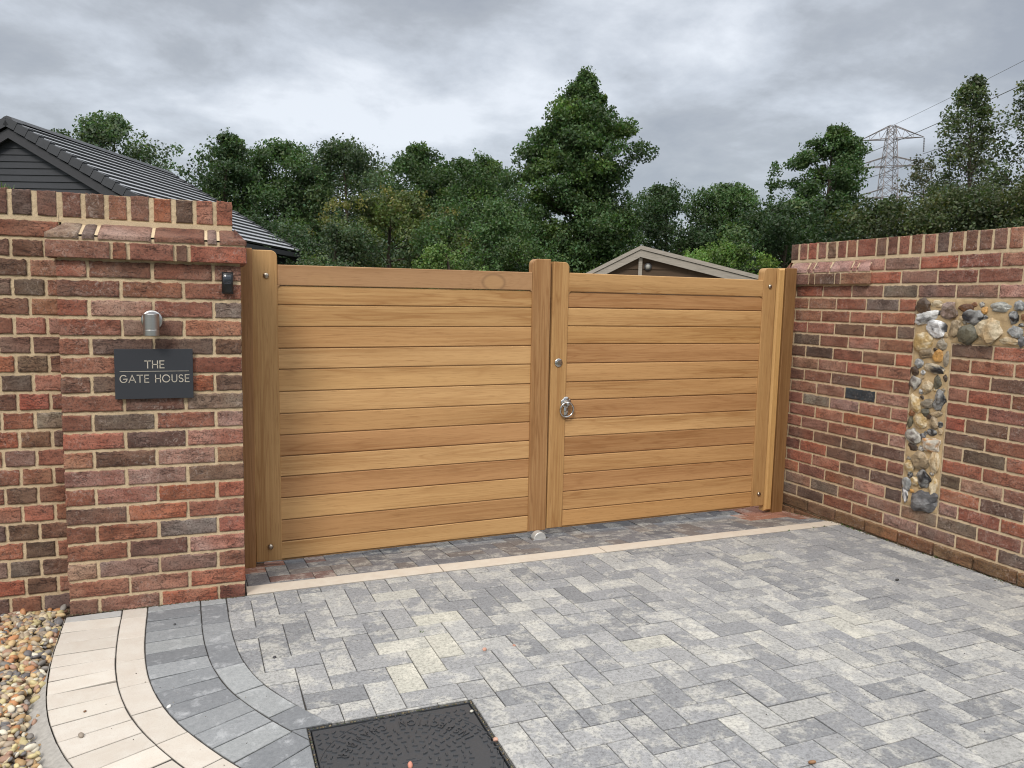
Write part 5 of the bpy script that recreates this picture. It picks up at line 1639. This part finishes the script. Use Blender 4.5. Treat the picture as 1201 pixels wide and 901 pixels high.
tree('broadleaf_tree', 'mid green rounded tree right of the evergreen above the bungalow eave', 'tree', 4.9, 34, 7.45, dome_(2.0, 2.0), 80, 320, 0.14, G1, csig=0.42, seed=4, flat=0.65)
tree('broadleaf_tree', 'broad leafy tree behind the left end of the left gate leaf', 'tree', 9.0, 34, 7.6, dome_(2.4, 2.5), 95, 330, 0.14, G5, csig=0.44, seed=5, flat=0.65)
tree('broadleaf_tree', 'tree with upright shoots rising behind the middle of the left gate leaf', 'tree', 14.3, 35, 7.9, [(0, 2.4, 2.6), (0.5, 2.4, 2.6), (0.75, 1.9, 2.1), (0.88, 1.1, 1.3), (0.95, 0.5, 0.8), (1, 0.15, 0.2)], 95, 330, 0.14, G1, csig=0.4, seed=6, flat=0.65)
tree('broadleaf_tree', 'low crowned tree immediately left of the tallest tree', 'tree', 18.8, 34, 7.25, dome_(2.2, 2.1), 95, 330, 0.14, G1, csig=0.42, seed=7, flat=0.65)
tree('yellowing_tree', 'lower bushy tree with yellowing leaves in front of the left tree line', 'tree', 12.4, 27, 4.75, dome_(2.2, 2.5), 85, 340, 0.12, (0.064, 0.086, 0.026), csig=0.36, seed=8, tips=(0.12, 0.12, 0.035), flat=0.7)
tree('large_shrub', 'grey green shrub low behind the left part of the left gate leaf', 'shrub', 8.3, 24, 3.35, dome_(1.6, 1.7), 50, 330, 0.10, (0.045, 0.07, 0.034), csig=0.33, seed=9, flat=0.75)
tree('large_shrub', 'dark shrub low behind the right part of the left gate leaf', 'shrub', 18.9, 25, 4.3, dome_(1.9, 1.9), 65, 330, 0.11, G1, csig=0.36, seed=10, flat=0.75)
tree('large_shrub', 'bright green young shrub just above the left gate leaf top rail', 'shrub', 16.3, 20, 2.62, dome_(0.85, 0.75), 30, 260, 0.085, (0.095, 0.150, 0.045), csig=0.2, seed=11, flat=1.0)
tree('large_shrub', 'dark shrub low between the bungalow eave and left gate post', 'shrub', 3.5, 27, 3.7, dome_(2.3, 2.0), 60, 330, 0.11, G3, csig=0.4, seed=12, flat=0.7)
tree('broadleaf_tree', 'rounded dark tree just right of the tallest tree', 'tree', 32.3, 32, 5.9, dome_(1.9, 1.8), 80, 330, 0.13, G3, csig=0.38, seed=13, flat=0.7)
tree('broadleaf_tree', 'rounded tree behind the summerhouse roof right slope', 'tree', 36.2, 33, 6.1, dome_(1.8, 1.7), 85, 330, 0.13, G1, csig=0.4, seed=14, flat=0.7)
tree('large_shrub', 'bright yellow green shrub above the right slope of the summerhouse', 'shrub', 36.2, 24, 3.05, dome_(1.6, 1.35), 55, 320, 0.09, (0.090, 0.150, 0.035), csig=0.26, seed=15, flat=0.8)
tree('large_shrub', 'dark shrub between the summerhouse and the side wall', 'shrub', 40.2, 27, 4.6, dome_(1.8, 1.9), 75, 330, 0.12, G3, csig=0.38, seed=16, flat=0.7)
tree('leaning_tree', 'wind blown dark tree with an open crown left of the pylon', 'tree', 42.4, 30, 7.6, [(0, 2.4, 2.1), (0.3, 2.7, 2.1), (0.5, 2.6, 1.9), (0.65, 2.4, 1.75), (0.77, 2.1, 1.65), (0.86, 1.2, 1.35), (0.93, 0.55, 0.95), (0.97, 0.2, 0.6), (1, 0.05, 0.3)], 135, 260, 0.125, G1, csig=0.31, lean=0.25, seed=17, flat=0.5, rag=0.95)
tree('large_shrub', 'rounded shrub line directly below the pylon', 'shrub', 46.7, 27, 4.55, dome_(1.7, 1.9), 70, 330, 0.12, (0.046, 0.064, 0.026), csig=0.38, seed=18, flat=0.7)
tree('birch_tree', 'thin airy birch with sky showing through right of the pylon', 'tree', 51.1, 30, 8.85, [(0, 1.2, 1.2), (0.35, 1.7, 1.6), (0.55, 1.75, 1.5), (0.7, 1.35, 1.15), (0.85, 0.9, 0.8), (0.94, 0.5, 0.45), (1, 0.12, 0.1)], 120, 100, 0.12, (0.060, 0.080, 0.036), csig=0.30, bark=(0.13, 0.1, 0.085), trunk_r=0.11, seed=19, airy=1.0, t_lo=0.12)
tree('birch_tree', 'airy birch cut by the right edge of the view', 'tree', 55.2, 29, 9.2, [(0, 1.3, 1.3), (0.35, 1.8, 1.8), (0.6, 1.6, 1.6), (0.8, 1.1, 1.1), (0.94, 0.5, 0.5), (1, 0.1, 0.1)], 120, 110, 0.12, (0.060, 0.080, 0.036), csig=0.30, bark=(0.13, 0.1, 0.085), trunk_r=0.11, seed=20, airy=1.0, t_lo=0.12)
tree('large_shrub', 'brownish green shrub in front of the thin birch', 'shrub', 50.8, 26, 4.7, dome_(2.0, 2.0), 80, 330, 0.11, (0.056, 0.072, 0.032), csig=0.36, seed=21, flat=0.75)
tree('large_shrub', 'olive shrub above the side wall at the right edge', 'shrub', 55.4, 25, 4.9, dome_(1.9, 1.9), 75, 330, 0.11, (0.052, 0.068, 0.030), csig=0.36, seed=22, flat=0.75)
tree('sparse_tree', 'thin twiggy tree between the pylon foot and the birch', 'tree', 48.4, 34, 7.0, [(0, 0.6, 0.6), (0.6, 0.9, 0.9), (0.85, 1.1, 1.1), (1, 0.5, 0.5)], 42, 60, 0.12, (0.07, 0.075, 0.045), csig=0.25, bark=(0.12, 0.1, 0.09), trunk_r=0.08, seed=23, airy=1.0, t_lo=0.5)

# far hedge closing the view under the crowns
random.seed(5); rng = np.random.default_rng(5)
lst = []
for azd in np.arange(-16, 66, 0.5):
    topz = CAM[2] + 38 * math.tan(math.radians((8.9 if -1 < azd < 22 else 5.9) + 0.9 * math.sin(azd * 0.9) + 0.5 * math.sin(azd * 2.3)))
    if azd < -2: topz = 4.5
    for z in np.arange(0.5, topz, 0.75):
        b = at(azd + random.uniform(-.2, .2), 38 + random.uniform(-1, 1))
        leaves(lst, np.array([b[0], b[1], z + random.uniform(-.2, .3)]), np.array([0.45, 0.5, 0.4]), 120, 0.19, np.array(random.choice([G3, G1, G5])) * random.uniform(0.6, 1.3))
hd = leaf_mesh('woodland', lst, None); tag(hd, 'dark continuous woodland undergrowth behind all the garden trees', 'woodland', kind='stuff')

# ------------------------------------------------------------------ pylon and wires
random.seed(9)
paz = 46.45; pd = 150.0
pb = at(paz, pd)
py = empty('electricity_pylon', (pb[0], pb[1], GZ), label='grey lattice electricity pylon above the trees on the right', cat='pylon')
a = math.radians(paz)
pr = np.array([math.cos(a), -math.sin(a), 0]); pf = np.array([math.sin(a), math.cos(a), 0])
# the line runs obliquely, so the arms are seen nearly square on
HT = 32.4
def hwid(z):
    return np.interp(z, [0, 14, 20, 25.6, 30.2, HT], [2.9, 1.55, 1.3, 1.05, 0.72, 0.46])
mb = MB()
lv = [0, 4.5, 8.5, 12, 14.5, 16.6, 18.6, 20.4, 22.2, 24, 25.6, 27.2, 28.7, 30.2, 31.3, HT]
def cor(z, i):
    w = hwid(z); sx, sy = ((-1, -1), (1, -1), (1, 1), (-1, 1))[i]
    ca, sa = math.cos(0.35), math.sin(0.35)
    x, y = sx * w * ca - sy * w * sa, sx * w * sa + sy * w * ca
    return pr * x + pf * y + Z_ * z
for z0, z1 in zip(lv[:-1], lv[1:]):
    for i in range(4):
        j = (i + 1) % 4
        mb.tube(cor(z0, i), cor(z1, i), 0.085, 0.085, 4)
        mb.tube(cor(z0, i), cor(z1, j), 0.042, 0.042, 4); mb.tube(cor(z0, j), cor(z1, i), 0.042, 0.042, 4)
        mb.tube(cor(z1, i), cor(z1, j), 0.05, 0.05, 4)
mb.build('mast', M['galv'], py)
ends = []
for z, L_, up in ((30.2, 5.0, 2.1), (25.6, 6.5, 1.7), (20.4, 5.9, 1.6)):
    mb = MB()
    for s in (-1, 1):
        tip = pr * (s * L_) + Z_ * z
        for q in (-0.5, 0.5):
            mb.tube(pr * (s * 0.6) + pf * q * 1.4 + Z_ * z, tip, 0.085, 0.06, 4)
            mb.tube(pr * (s * 0.5) + pf * q + Z_ * (z + up), tip, 0.075, 0.06, 4)
        for t in (0.33, 0.66):
            bq = pr * (s * L_ * t) + Z_ * z; tq = pr * (s * (0.5 + (L_ - 0.5) * t)) + Z_ * (z + up * (1 - t))
            mb.tube(bq, tq, 0.05, 0.05, 4)
            t2 = t - 0.33; tq2 = pr * (s * (0.5 + (L_ - 0.5) * t2)) + Z_ * (z + up * (1 - t2)); mb.tube(bq, tq2, 0.045, 0.045, 4)
        ends.append((s, tip))
    mb.build('crossarm', M['galv'], py)
for s, tip in ends:
    mb = MB(); prof = []
    for k in range(9): prof += [(0.15 + k * 0.27, 0.07), (0.22 + k * 0.27, 0.16), (0.28 + k * 0.27, 0.07)]
    mb.lathe(tip, (0.04 * s, 0.0, -1), prof, 8); mb.build('insulator', M['wire'], py)
# conductors towards the next pylon, which stands behind the viewer on the right
nxt = np.array([-40.0, -165.0, 0.0])
def wire(p0, lab, dz=0.0, r=0.05, sag=5.0):
    mb = MB(); p0 = np.array(p0); p1 = nxt + (p0 - np.array([pb[0], pb[1], GZ])) + np.array([0, 0, dz]) + np.array([0, 0, GZ])
    N = 60; prev = p0
    for i in range(1, N + 1):
        t = i / N; p = p0 * (1 - t) + p1 * t - Z_ * (4 * sag * t * (1 - t)); mb.tube(prev, p, r, r, 4, cap=False); prev = p
    o = mb.build('power_line', M['wire'], None); tag(o, lab, 'wire', 'conductors running from the pylon to the right')
Pb = np.array([pb[0], pb[1], GZ])
wire(Pb + Z_ * HT, 'topmost earth wire leaving the pylon peak', r=0.03)
names = ['left upper arm', 'right upper arm', 'left middle arm', 'right middle arm', 'left lower arm', 'right lower arm']
for (s, tip), nm in zip(ends, names):
    wire(Pb + tip - Z_ * 2.75, 'conductor hanging from the %s of the pylon' % nm)

# ------------------------------------------------------------------ sky, sun, camera
SUN_EL, SUN_AZ = math.radians(44), math.radians(216)      # azimuth measured clockwise from +Y
w = bpy.data.worlds.new('World'); sc.world = w; w.use_nodes = True
nt = w.node_tree; nt.nodes.clear()
N_ = nt.nodes.new; L = nt.links.new
out = N_('ShaderNodeOutputWorld'); bg = N_('ShaderNodeBackground'); bg.inputs[1].default_value = 0.1
L(bg.outputs[0], out.inputs[0])
sky = N_('ShaderNodeTexSky'); sky.sky_type = 'NISHITA'; sky.sun_disc = False
sky.sun_elevation = SUN_EL; sky.sun_rotation = SUN_AZ
tc = N_('ShaderNodeTexCoord'); sep = N_('ShaderNodeSeparateXYZ'); L(tc.outputs['Generated'], sep.inputs[0])
def m_(op, a, b=0.0, c=None, clamp=False):
    n = N_('ShaderNodeMath'); n.operation = op; n.use_clamp = clamp
    for i, v in enumerate((a, b) if c is None else (a, b, c)):
        if isinstance(v, (int, float)): n.inputs[i].default_value = v
        else: L(v, n.inputs[i])
    return n.outputs[0]
zz = m_('MAXIMUM', sep.outputs['Z'], 0.0)
dv = m_('ADD', zz, 0.26)
cx = m_('DIVIDE', sep.outputs['X'], dv); cy = m_('DIVIDE', sep.outputs['Y'], dv)
cmb = N_('ShaderNodeCombineXYZ'); L(cx, cmb.inputs[0]); L(cy, cmb.inputs[1])
def nz(scale, det, rough, dist, offs):
    ad = N_('ShaderNodeVectorMath'); ad.operation = 'ADD'; L(cmb.outputs[0], ad.inputs[0]); ad.inputs[1].default_value = offs
    n = N_('ShaderNodeTexNoise'); L(ad.outputs[0], n.inputs['Vector']); n.inputs['Scale'].default_value = scale; n.inputs['Detail'].default_value = det
    n.inputs['Roughness'].default_value = rough; n.inputs['Distortion'].default_value = dist
    return n.outputs['Fac']
n1 = nz(0.85, 8, 0.55, 0.15, (15.45, 10.65, 4.5)); n2 = nz(2.9, 8, 0.6, 0.2, (9.1, 4.7, 0))
f = m_('ADD', m_('MULTIPLY', n1, 0.72), m_('MULTIPLY', n2, 0.28))
rp = N_('ShaderNodeValToRGB'); L(f, rp.inputs[0])
el = rp.color_ramp.elements
el[0].position = 0.42; el[0].color = (2.9, 3.1, 3.45, 1)
el[1].position = 0.60; el[1].color = (6.5, 6.8, 7.25, 1)
e = el.new(0.475); e.color = (3.5, 3.7, 4.0, 1)
e = el.new(0.53); e.color = (4.7, 5.0, 5.45, 1)
# overcast skies are brightest overhead, palest grey-white near the horizon
zen = m_('ADD', 1.0, m_('MULTIPLY', m_('POWER', m_('MULTIPLY_ADD', zz, 1.25, -0.45, clamp=True), 1.0), 3.6))
hor = m_('POWER', m_('SUBTRACT', 1.0, zz, clamp=True), 14.0)
mx = N_('ShaderNodeMix'); mx.data_type = 'RGBA'; L(m_('MULTIPLY', hor, 0.4), mx.inputs[0]); L(rp.outputs[0], mx.inputs[6]); mx.inputs[7].default_value = (5.2, 5.5, 5.95, 1)
tn = N_('ShaderNodeMix'); tn.data_type = 'RGBA'; tn.blend_type = 'MULTIPLY'; L(m_('MULTIPLY_ADD', zz, 2.2, -0.75, clamp=True), tn.inputs[0]); L(mx.outputs[2], tn.inputs[6]); tn.inputs[7].default_value = (1.04, 1.0, 0.93, 1)
sc_ = N_('ShaderNodeVectorMath'); sc_.operation = 'SCALE'; L(tn.outputs[2], sc_.inputs[0]); L(zen, sc_.inputs[3])
mix = N_('ShaderNodeMix'); mix.data_type = 'RGBA'; mix.inputs[0].default_value = 0.88
L(sky.outputs[0], mix.inputs[6]); L(sc_.outputs[0], mix.inputs[7])
L(mix.outputs[2], bg.inputs[0])

sd = bpy.data.lights.new('sun', 'SUN'); sd.energy = 1.7; sd.angle = math.radians(16); sd.color = (1.0, 0.93, 0.84)
so = bpy.data.objects.new('sun', sd); col.objects.link(so)
dirv = Vector((math.sin(SUN_AZ) * math.cos(SUN_EL), math.cos(SUN_AZ) * math.cos(SUN_EL), math.sin(SUN_EL)))
so.rotation_euler = dirv.to_track_quat('Z', 'Y').to_euler(); so.location = (0, -5, 10)

cd = bpy.data.cameras.new('camera'); co = bpy.data.objects.new('camera', cd); col.objects.link(co)
r_ = Vector((0.93219464, -0.36121604, 0.0231544)); u_ = Vector((0.01746877, 0.10879281, 0.99391095)); f_ = Vector((0.36153561, 0.92611398, -0.10772607))
mw = Matrix(((r_.x, u_.x, -f_.x, CAM[0]), (r_.y, u_.y, -f_.y, CAM[1]), (r_.z, u_.z, -f_.z, CAM[2]), (0, 0, 0, 1)))
co.matrix_world = mw
cd.sensor_width = 36.0; cd.lens = 906.97 / 1201.0 * 36.0; cd.clip_start = 0.05; cd.clip_end = 3000
sc.camera = co
sc.cycles.pixel_filter_type = 'BLACKMAN_HARRIS'; sc.cycles.filter_width = 1.1
sc.view_settings.view_transform = 'Standard'; sc.view_settings.look = 'None'; sc.view_settings.gamma = 1.0; sc.view_settings.exposure = 0.45
try: sc.view_settings.use_curve_mapping = False
except Exception: pass
